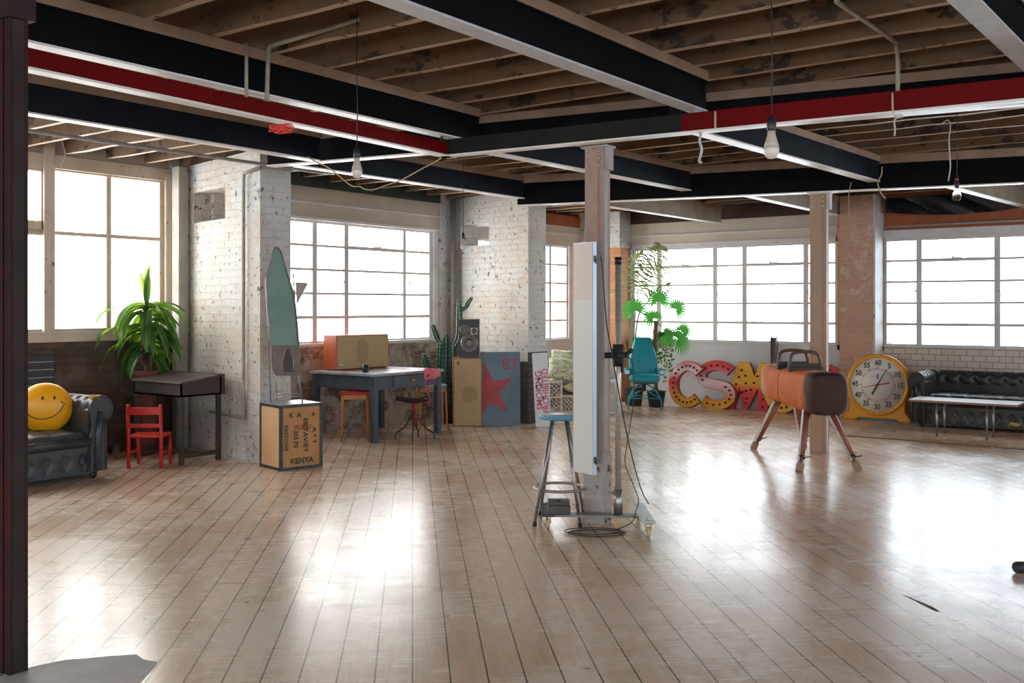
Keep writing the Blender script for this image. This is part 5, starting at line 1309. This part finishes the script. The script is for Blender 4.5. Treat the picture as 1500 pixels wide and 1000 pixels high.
mbt.build('tick_scale', M_ink, dl)['kind'] = 'stuff'; mbr.build('red_five_marks', M_signred, dl)['kind'] = 'stuff'
def hand(a, L1, w1, L2, w2, m_, nm, y):
    a = R(90-a); c_, s_ = math.cos(a), math.sin(a); mb = MB(); n_ = (-s_, c_)
    mb.prism([(c_*L1+n_[0]*w1, zC+s_*L1+n_[1]*w1), (c_*L1-n_[0]*w1, zC+s_*L1-n_[1]*w1), (-c_*L2-n_[0]*w2, zC-s_*L2-n_[1]*w2), (-c_*L2+n_[0]*w2, zC-s_*L2+n_[1]*w2)], y-.002, y); mb.build(nm, m_, ck)
hand(28, .225, .003, .145, .012, M_ink, 'black_hand', -.012)
hand(258, .215, .002, .155, .010, M_signred, 'red_hand', -.016)
mb = MB(); mb.M = Matrix.Translation((0, -.005, zC)) @ Matrix.Rotation(PI/2, 4, 'X'); mb.lathe([(.014, 0), (.014, .014), (.001, .016)], 16); mb.build('hub', M_ink, ck)
mlogo = mat('blue logo', (.04, .20, .60), None, rough=.5)
mb = MB(); mb.ribbon([(.012, zC+.135), (-.012, zC+.122), (-.008, zC+.108), (.010, zC+.095), (-.006, zC+.075)], [.012, .018, .022, .018, .008], -.0062, -.005); mb.sphere((.004, -.0056, zC+.142), .009, 8, 6, sy=.2); mb.build('blue_logo', mlogo, dl)
MB().b(-.25, .25, .03, .10, 0, .03).build('base_strip', mat('blue base', (.05, .22, .33), None, rough=.5), ck, label='blue strip under the casing')
MB().sphere((0, -.012, zC-RR+.035), .011, 8, 6).build('screw', M_white, ck)

# ================================================================== RIGHT CHESTERFIELD, TABLE, RUG
chester('chesterfield_sofa', 'black buttoned chesterfield sofa against the cream tiles behind the low table', (12.95, 3.39, 0), R(-90), 2.25, m=M_leather2, H=.69, patch=(1.16, .045, .12))
lt = thing('coffee_table', 'low white-topped table on thin steel legs before the right sofa', 'table', (12.08, 3.19, 0), R(-90))
MB().b(0, 1.15, 0, .48, .405, .425).build('tabletop', mat('table edge wood', (.40, .20, .14), None, rough=.5), lt)
MB().b(0, 1.15, 0, .48, .425, .430).build('white_top', mat('white laminate', (.80, .78, .78), (.7, .68, .68), 3, rough=.3), lt, label='white laminate surface')
for x in (.30, .83):
    for y in (.06, .42): MB().tube([(x, y, 0), (x, y, .405)], .012, 10).build('leg', M_steel, lt)
rg = MB().b(11.66, 13.35, -.6, 3.80, .0, .012).build('rug', M_rug); tag(rg, 'faded patterned rug under the low table and the black sofa', 'rug')
ed = MB(); r_ = random.Random(9)
for i in range(400):
    v0_ = -.6+4.4*i/400; ed.b(11.635, 11.665, v0_, v0_+.007, .001, .008) if r_.random() < .8 else None
ed.build('fringe', mat('rug fringe', (.34, .24, .15), (.2, .12, .08), 20, rough=.95), rg)['kind'] = 'stuff'

# black stand foot at the right edge
p = pf(1486, 839)
ft = thing('stand_foot', 'black rubber tipped tube lying on the floor at the right edge', 'stand', p+Vector((0, 0, .0)), RC)
MB().tube([(.028, 0, .033), (.5, .10, .033)], .022, 14).build('tube', M_blk, ft)
MB().tube([(.0, -.005, .033), (.012, -.003, .033), (.10, .015, .033)], [.028, .033, .031], 16).build('rubber_tip', M_rubber, ft)
# ================================================================== TURQUOISE CHAIR
tq = thing('turquoise_chair', 'turquoise vinyl armchair with high tapered back below the far window', 'chair', cam(1.955, 14.75), facing(943, 4))
def panel(mb, x0, x1, z0, z1, y, t, taper=0, ribs=0, cut=.06):
    n, m_ = 24, 20
    def f(u_, v_, s_):
        z = z0+(z1-z0)*v_; tp = 1-taper*max(0, v_-.42)/.58
        x = ((x0+x1)/2)+(x1-x0)/2*(2*u_-1)*tp
        e = max(0, 1-abs(2*u_-1)**6)*max(0, 1-abs(2*v_-1)**8)
        r_ = (.006*abs(math.sin(u_*PI*ribs)) if ribs and v_ < .68 else 0)
        return Vector((x, y+s_*(t/2*e**.4)-(r_ if s_ < 0 else 0)+.10*v_**1.5*1.0, z))
    mb.grid(lambda a, b: f(a, b, -1), n, m_); mb.grid(lambda a, b: f(1-a, b, 1), n, m_)
mb = MB(); panel(mb, -.215, .215, .47, 1.05, .17, .075, .45, 5); mb.build('backrest', M_turq, tq)
mb = MB(); mb.b(-.215, .215, -.26, .20, .40, .52); mb.build('seat', M_turq, tq, bevel=.045, seg=4)
for sx in (-1, 1):
    mb = MB(); mb.b(sx*.215, sx*.285, -.14, .16, .50, .60); am = mb.build('armrest', M_turq, tq, bevel=.022, seg=3)
    MB().tube([(sx*.25, -.145, .55), (sx*.25, -.16, .55)], .03, 14).build('arm_end', M_white, am)
mb = MB(); mb.tube([(0, 0, .26), (0, 0, .40)], .03, 12); mb.b(-.16, .16, -.16, .16, .375, .40); mb.build('pedestal', M_blk, tq)
for dx, dy in ((-.24, -.24), (.24, -.24), (-.22, .24), (.22, .24)):
    mb = MB(); mb.tube(spline([(dx*.18, dy*.18, .36), (dx*.6, dy*.6, .30), (dx*.95, dy*.95, .15), (dx*1.02, dy*1.02, .0)], 4), .010, 8); mb.tube([(dx*.2, dy*.2, .27), (dx*.9, dy*.9, .17)], .008, 8); mb.build('leg', M_turqm, tq)
mb = MB()
for a, b_ in (((-.22, -.22), (.22, -.22)), ((.22, -.22), (.21, .23)), ((.21, .23), (-.21, .23)), ((-.21, .23), (-.22, -.22))): mb.tube([(*a, .17), (*b_, .17)], .007, 8)
mb.build('leg_brace', M_turqm, tq)

# ================================================================== FAN PALM
fpb = cam(2.175, 15.02); fd = 15.02
fpm = thing('fan_palm', 'bright green fan palm in a black pot beside the turquoise chair', 'plant', fpb, RC)
def lf(px, py, Y=fd): q = pd(px, py, Y); return Vector((q.dot(RT)-2.175, q.dot(FW)-15.02, q.z))
MB().lathe([(.10, 0), (.11, .01), (.14, .22), (.15, .24), (.13, .24), (.125, .2), (.01, .2)], 24).build('pot', M_blk, fpm)
mb = MB(); P_ = spline([(0, 0, .15), lf(960, 540), lf(959, 500), lf(961, 470)], 5)
mb.tube(P_, [.034+.006*math.sin(i*2.2) for i in range(len(P_))], 12); mb.build('trunk', M_stem, fpm)
crown = lf(961, 474)
def fan(mb, stem, c, nrm, up, r, spread=250, n=17, droop=.25):
    c = Vector(c); nrm = Vector(nrm).normalized(); up = Vector(up); up = (up-nrm*up.dot(nrm)).normalized(); sd = nrm.cross(up)
    stem.tube(spline([crown, (crown+c)/2+Vector((0, 0, .04)), c], 4), .006, 6)
    for i in range(n):
        a = R(-spread/2+spread*i/(n-1)); d = up*math.cos(a)+sd*math.sin(a); L_ = r*(1-.18*abs(i/(n-1)*2-1)**2)
        e = sd*math.cos(a)-up*math.sin(a); w = L_*math.radians(spread/n)*.52
        p0, p1, p2, p3 = c, c+d*L_*.35-nrm*0, c+d*L_*.72+nrm*L_*droop*.15+Vector((0, 0, -L_*.05)), c+d*L_+Vector((0, 0, -L_*droop))
        f_ = nrm*.008
        vs = [p0, p1-e*w*.5+f_, p1, p1+e*w*.5+f_, p2-e*w*.55+f_, p2, p2+e*w*.55+f_, p3]
        mb.add(vs, [(0, 1, 2), (0, 2, 3), (1, 4, 5, 2), (2, 5, 6, 3), (4, 7, 5), (5, 7, 6)], True)
lv = MB(); stm = MB()
for px, py, nx, ny, nz, ux, uz, r in ((930, 454, -.3, -1, .1, -.3, 1, .24), (965, 440, .1, -1, .0, .1, 1, .22), (990, 452, .4, -1, .1, .6, .6, .21), (957, 466, 0, -1, .5, -.4, .6, .20), (993, 496, .5, -.8, .3, .9, .2, .25), (976, 490, .2, -.9, .5, .5, -.2, .20), (1000, 484, .3, -1, .2, .7, .6, .17)):
    fan(lv, stm, lf(px, py, fd-.12-.1*(px > 970)), (nx, ny, nz), (ux, 0, uz), r)
lv.build('fan_leaves', M_palm, fpm); stm.build('leaf_stalks', M_palm, fpm)
# ================================================================== KENTIA PALM
kb = cam(1.86, 15.22)
kt = thing('feather_palm', 'tall olive feather palm with arching fronds behind the turquoise chair', 'plant', kb, RC)
def lk(px, py, Y=15.22): q = pd(px, py, Y); return Vector((q.dot(RT)-1.86, q.dot(FW)-15.22, q.z))
MB().lathe([(.11, 0), (.12, .01), (.15, .26), (.16, .28), (.14, .28), (.01, .24)], 24).build('pot', M_darkwood, kt)
lv = MB(); stm = MB(); r_ = random.Random(21)
for pts, L_ in (([(926, 560), (927, 500), (932, 450), (948, 405), (962, 372), (968, 358)], .20), ([(928, 560), (932, 480), (945, 430), (962, 398), (985, 382)], .20), ([(924, 560), (921, 470), (918, 420), (928, 388), (944, 372)], .19),
                ([(927, 560), (934, 470), (950, 440), (968, 425), (982, 418)], .16), ([(926, 560), (929, 480), (934, 430), (940, 400), (949, 372)], .19), ([(923, 560), (915, 500), (908, 450), (903, 420)], .15)):
    P_ = spline([lk(x, y, 15.22-.05*i) for i, (x, y) in enumerate(pts)], 7); stm.tube(P_, [.011*(1-.7*i/len(P_)) for i in range(len(P_))], 6)
    N = len(P_); s0 = int(N*.50)
    for i in range(s0, N-1):
        t_ = (P_[i+1]-P_[i]).normalized()
        for sgn in (-1, 1):
            sd = t_.cross(Vector((0, -1, .2))).normalized()*sgn
            ll = L_*(1-.55*abs((i-s0)/(N-s0)-.35)); d = (sd*.85+t_*.7+Vector((0, -.15, 0))).normalized()
            strip(lv, P_[i], d, None, ll*r_.uniform(.9, 1.3), .036, r_.uniform(.9, 1.9), 4, .3, .5*sgn)
for v_ in range(len(lv.mi)): lv.mi[v_] = 0
lv.build('fronds', M_kentia, kt); stm.build('stalks', mat('yellow green stalk', (.36, .34, .12), (.28, .26, .1), 6, rough=.5), kt)
# trailing ivy in a pot on the sill
iv = thing('trailing_ivy', 'small leaved ivy trailing down beside the palm trunk', 'plant', pu(968, 500, 13.88), RC)
stm = MB(); lv = MB(); o0 = iv.location
MB().lathe([(.05, 0), (.065, .10), (.07, .11), (.055, .11), (.01, .1)], 18, c=(0, .04, .0)).build('pot', M_terra, iv)
for k in range(7):
    x = -.06+.022*k*1.3; Ln = r_.uniform(.25, .62); pts = [Vector((x*.4, .0, .10)), Vector((x, -.06, .12)), Vector((x*1.4, -.08, -.02)), Vector((x*1.3+r_.uniform(-.03, .03), -.07, -Ln))]
    P_ = spline(pts, 8); stm.tube(P_, .002, 5)
    for q in P_:
        for _ in range(2):
            c_ = q+Vector((r_.uniform(-.03, .03), r_.uniform(-.03, .0), r_.uniform(-.02, .02))); s_ = r_.uniform(.014, .026); a = r_.uniform(0, 6.28); dx, dz = math.cos(a)*s_, math.sin(a)*s_
            lv.add([c_+Vector((dx, -.005, dz)), c_+Vector((-dz*.8, 0, dx*.8)), c_-Vector((dx, .004, dz)), c_+Vector((dz*.8, .004, -dx*.8))], [(0, 1, 2, 3)])
lv.build('ivy_leaves', M_ivy, iv)['kind'] = 'stuff'; stm.build('vines', M_stem, iv)
MB().b(-.09, .09, -.02, .115, -.02, .0).build('bracket_shelf', M_white, iv)

# ================================================================== HANGING BULBS
M_bulbglass = mat('frosted bulb glass', (.82, .76, .70), (.74, .67, .6), 4, rough=.3)
M_bulbbase = mat('bulb plastic collar', (.62, .52, .44), None, rough=.4)
def clearglass():
    t = NT('clear bulb glass'); g = t.n('ShaderNodeBsdfGlass'); g.inputs['IOR'].default_value = 1.25; g.inputs['Roughness'].default_value = 0; tr = t.n('ShaderNodeBsdfTransparent')
    m = t.n('ShaderNodeMixShader'); m.inputs[0].default_value = .55; t.L.new(g.outputs[0], m.inputs[1]); t.L.new(tr.outputs[0], m.inputs[2]); t.L.new(m.outputs[0], t.out.inputs[0]); return t.m
M_clear = clearglass()
def bulb(label, px, py_bot, Y, ztop, r=.030, clear=False, cordpts=None, scale=1.0):
    b = pd(px, py_bot, Y)
    o = thing('hanging_bulb', label, 'light bulb', b, RC, 'bare bulbs hanging from the ceiling')
    s_ = scale; h = .115*s_
    if clear:
        MB().lathe([(.001, 0), (r*.6, .008), (r*.95, .028), (r, .04), (r*.8, .06), (r*.42, .082), (r*.38, .09)], 20).build('glass_bulb', M_clear, o)
        MB().tube([(-.008, 0, .035), (-.006, 0, .055), (0, 0, .06), (.006, 0, .055), (.008, 0, .035)], .0012, 5).build('filament', M_brass, o)
        h = .088
        MB().lathe([(r*.42, h), (r*.48, h+.015), (r*.5, h+.045), (r*.3, h+.055)], 16).build('lamp_holder', M_blk, o)
        MB().lathe([(r*.34, h+.052), (r*.34, h+.07), (.003, h+.075)], 12).build('red_collar', M_redvinyl, o); zt = h+.07
    else:
        MB().lathe([(.001, 0), (r*.55, .004*s_), (r*.9, .018*s_), (r, .034*s_), (r*.96, .048*s_)], 22).build('glass_bulb', M_bulbglass, o)
        MB().lathe([(r*.96, .048*s_), (r*.80, .068*s_), (r*.52, .098*s_), (r*.48, h)], 22).build('collar', M_bulbbase, o)
        MB().lathe([(r*.52, h-.002), (r*.62, h+.005), (r*.60, h+.035*s_), (r*.42, h+.05*s_), (r*.25, h+.058*s_), (.003, h+.062*s_)], 18).build('lamp_holder', M_blk, o); zt = h+.055*s_
    T_ = ztop-b.z
    pts = [(0, 0, zt), (.003, 0, zt+(T_-zt)*.3), (-.002, 0, zt+(T_-zt)*.6), (.0, 0, T_)] if not cordpts else cordpts
    MB().tube(pts, .0028, 7).build('cord', M_cable, o)
    return o
bulb('frosted bulb hanging in front of the left red beam', 523, 261, 5.5, 3.14)
bulb('largest frosted bulb, on a long cord in front of the right red beam', 1130, 233, 4.0, 3.19, r=.031)
bulb('clear glass bulb with red collar hanging before the far right beams', 1401.5, 295, 6.8, 3.19, clear=True)
bulb('small bulb hanging in front of the middle wing wall', 678.5, 366, 10.0, 2.97, r=.028)

# ================================================================== CABLES, STRINGS, CONDUITS
def run(name, label, cat, pts, r, m, kind=None, n=6, part='run', res=8):
    c0 = Vector(pts[0]); o = thing(name, label, cat, c0, 0, None, kind)
    MB().tube(spline([Vector(p)-c0 for p in pts], n) if n > 1 else [Vector(p)-c0 for p in pts], r, res).build(part, m, o); return o
M_cordtan = mat('tan cord', (.62, .45, .27), (.5, .36, .2), 10, rough=.7)
M_cordwhite = mat('whitish cord', (.66, .60, .53), (.5, .45, .4), 10, rough=.7)
M_orangecord = mat('orange red cord', (.80, .06, .02), (.7, .05, .02), 10, rough=.5)
run('looped_cable', 'tan cable sagging in a loop between the left beams', 'cable', [pd(x, y, 7.3) for x, y in ((451, 230), (465, 238), (482, 246), (497, 258), (509, 268), (518, 273), (527, 273), (534, 277), (545, 278), (556, 275), (572, 269), (585, 265), (604, 255), (620, 246), (634, 239), (647, 231))], .0045, M_cordtan)
r_ = random.Random(5)
run('orange_cable', 'orange red cable tangled on the left red beam', 'cable', [pd(395, 186, 5.75)]+[pd(412+r_.uniform(-17, 17), 187+r_.uniform(-7, 8), 5.72) for _ in range(22)]+[pd(432, 188, 5.7)], .0035, M_orangecord)
run('knotted_ribbon', 'white ribbon knotted on the red cross beam beside the olive paint', 'ribbon', [pd(x, y, 6.45) for x, y in ((1030, 166), (1029, 180), (1026, 197), (1025, 208), (1028, 218), (1026, 228), (1024, 236), (1028, 238))], .009, M_cordwhite)
run('paper_tape', 'strip of white tape across the red cross beam', 'tape', [pd(1048, 163, 6.30), pd(1048, 176, 6.30), pd(1048, 189, 6.30)], .008, M_cordwhite)
run('string_tie', 'white string tied under the red cross beam at the conduit', 'string', [pd(x, y, 5.55) for x, y in ((1307, 136), (1308, 165), (1312, 170), (1318, 168), (1322, 171), (1316, 172), (1310, 176), (1311, 190), (1310, 199))], .0045, M_cordwhite)
run('loose_wire', 'loose white wire hanging before the far joists beside the clear bulb', 'wire', [pd(x, y, 6.9) for x, y in ((1380, 181), (1388, 176), (1392, 184), (1390, 205), (1391, 225), (1392, 245), (1389, 265))], .0045, M_cordwhite)
run('loose_wire', 'short tan wire curling off the black cross beam above the brick pier', 'wire', [pd(x, y, 9.5) for x, y in ((1292, 244), (1291, 256), (1286, 267), (1289, 280), (1297, 291))], .006, M_cordtan)
run('loose_wire', 'thin dark wire hanging against the brick pier', 'wire', [pd(x, y, 9.7) for x, y in ((1247, 267), (1243, 285), (1244, 305), (1243, 320))], .004, M_pipetan)
run('loose_wire', 'thin cord curling from the window header above the left window', 'wire', [pd(x, y, 9.3) for x, y in ((90, 205), (96, 226), (91, 240), (90, 255))], .003, M_cordwhite)
run('ceiling_conduit', 'cream conduit bending down to the right red beam', 'conduit', [pz(1225, 2, 3.0), pz(1308, 59, 3.0)]+[pd(1313, 70, 5.62), pd(1315, 85, 5.6), pd(1315, 133, 5.6)], .013, M_pipetan, 'structure', 5)
a0 = pd(394, 73, 5.8)
run('ceiling_conduit', 'cream conduit rising from the left red beam then following a joist', 'conduit', [pd(391, 148, 5.8), pd(392, 110, 5.8), a0, pd(400, 67, 5.8), pd(415, 62, 5.75), pd(470, 46, 5.65), pd(528, 28, 5.5)], .013, M_pipetan, 'structure', 5)
for px, y0_, y1_, Y, lb in ((361, 64, 142, 5.6, 'short cream hanger rod above the left red beam'), (647, 152, 206, 7.35, 'thin dark hanger rod at the corner of the red beam'), (1015, 98, 165, 6.38, 'brown hanger rod by the end of the large black beam')):
    run('hanger_rod', lb, 'rod', [pd(px, y1_, Y), pd(px, y0_, Y)], .010, M_pipetan if px != 647 else M_tin, 'structure', 1)
run('wall_conduit', 'long grey conduit crossing above the left window', 'conduit', [(2.0, 7.5, 2.85), (3.5, 7.5, 2.85), (6.9, 7.5, 2.855), (7.1, 7.52, 2.87)], .016, M_pipe, 'structure', 1)
fu = lambda v: 6.22+(6.60-6.22)/(9.40-7.60)*(v-7.60)
run('wall_conduit', 'vertical conduit down the white wing wall beside the ironing board', 'conduit', [(fu(7.55)-.04, 7.52, 2.83), (fu(7.8)-.04, 7.84, 2.80), (fu(7.86)-.035, 7.87, 2.74), (fu(7.86)-.035, 7.87, .46), (fu(7.86)-.035, 7.87, .42), (fu(7.95)-.035, 7.95, .42), (fu(8.6)-.035, 8.6, .43)], .017, M_pipetan, 'structure', 1)
o = MB().b(6.40, 6.52, 9.14, 9.26, 0, 3.0).build('corner_duct', mat('grubby duct paint', (.46, .42, .37), (.34, .29, .24), 2.5, rough=.6, bump=.3, chips=((.2, .12, .08), 10, .64)), None, bevel=.004); tag(o, 'square painted pipe duct in the corner by the leafy plant', 'duct', None, 'structure')
run('wall_conduit', 'dark vertical pipe in the corner of the middle wing wall', 'conduit', [(10.60, 8.86, 0), (10.60, 8.86, 3.0)], .035, mat('brown grey pipe', (.20, .16, .13), (.3, .26, .22), 5, rough=.6), 'structure', 1, res=14)
run('wall_conduit', 'white and black pipe along the orange plaster above the right window', 'conduit', [(13.97, 4.0, 2.60), (13.97, 3.0, 2.60), (13.97, -.5, 2.60)], .014, M_pipe, 'structure', 1)
bsm = thing('black_sheet', 'crumpled black plastic sheet hung above the right window', 'sheet', (13.93, 3.95, 2.68), R(-90))
def shf(u_, v_):
    x = 1.95*u_; dz = .07*math.sin(PI*u_)**.6 if v_ < 1 else 0
    bot = .10-.07*math.sin(PI*min(1, u_*1.05))+(.10 if u_ > .9 else 0)
    z = bot+(.30-bot)*v_; y = -.05*abs(math.sin(u_*9+v_*2.2))-.03*math.sin(u_*23+v_*5)*(1-v_)-.05*(1-v_)
    return Vector((x, y, z))
mb = MB(); mb.grid(shf, 50, 14, False); mb.grid(lambda a, b: shf(1-a, b)+Vector((0, .004, 0)), 50, 14, False); mb.build('plastic', mat('black plastic sheet', (.02, .02, .024), None, rough=.25), bsm)
# ================================================================== LIGHT
wd = bpy.data.worlds.new('sky'); scn.world = wd; wd.use_nodes = True
nt = wd.node_tree; bg = nt.nodes['Background']
tc = nt.nodes.new('ShaderNodeTexCoord'); sp = nt.nodes.new('ShaderNodeSeparateXYZ'); nt.links.new(tc.outputs['Generated'], sp.inputs[0])
mr = nt.nodes.new('ShaderNodeMapRange'); nt.links.new(sp.outputs[1], mr.inputs[0]); mr.inputs[1].default_value = .15; mr.inputs[2].default_value = .75
cr = nt.nodes.new('ShaderNodeValToRGB'); nt.links.new(mr.outputs[0], cr.inputs[0])
cr.color_ramp.elements[0].color = (.80, .90, 1.0, 1); cr.color_ramp.elements[1].color = (1.0, .985, .95, 1)
nt.links.new(cr.outputs[0], bg.inputs[0]); bg.inputs[1].default_value = SKY
def portal(name, c, sx, sz, rot):
    l = bpy.data.lights.new(name, 'AREA'); l.shape = 'RECTANGLE'; l.size = sx; l.size_y = sz; l.cycles.is_portal = True
    o = bpy.data.objects.new(name, l); COL.objects.link(o); o.location = c; o.rotation_euler = rot
portal('daylight_portal', (4.4, VA1+.4, 2.05), 4.0, 1.7, (R(-90), 0, 0))
portal('daylight_portal', (8.8, VA+.4, 1.8), 3.3, 1.5, (R(-90), 0, 0))
portal('daylight_portal', (12.6, VA+.4, 1.75), 2.7, 1.5, (R(-90), 0, 0))
portal('daylight_portal', (UB+.4, 6.3, 1.7), 3.6, 1.5, (R(90), 0, R(90)))
portal('daylight_portal', (UB+.4, 1.75, 1.7), 4.7, 1.5, (R(90), 0, R(90)))
for x, w in ((-1, 5), (5, 5), (10.9, 4.8)): portal('daylight_portal', (x, V0-.4, 1.87), w, 1.75, (R(90), 0, 0))
for y in (-4.5, .5, 5.5): portal('daylight_portal', (U0-.4, y, 1.82), 4, 1.85, (R(90), 0, R(-90)))
vs = scn.view_settings; vs.view_transform = 'Standard'; vs.look = 'None'; vs.gamma = 1; vs.use_curve_mapping = False; vs.exposure = EXPO
scn.cycles.use_denoising = True; scn.cycles.max_bounces = 8; scn.cycles.diffuse_bounces = 5; scn.cycles.glossy_bounces = 4
scn.cycles.sample_clamp_indirect = 8; scn.cycles.transparent_max_bounces = 24; scn.cycles.caustics_reflective = False
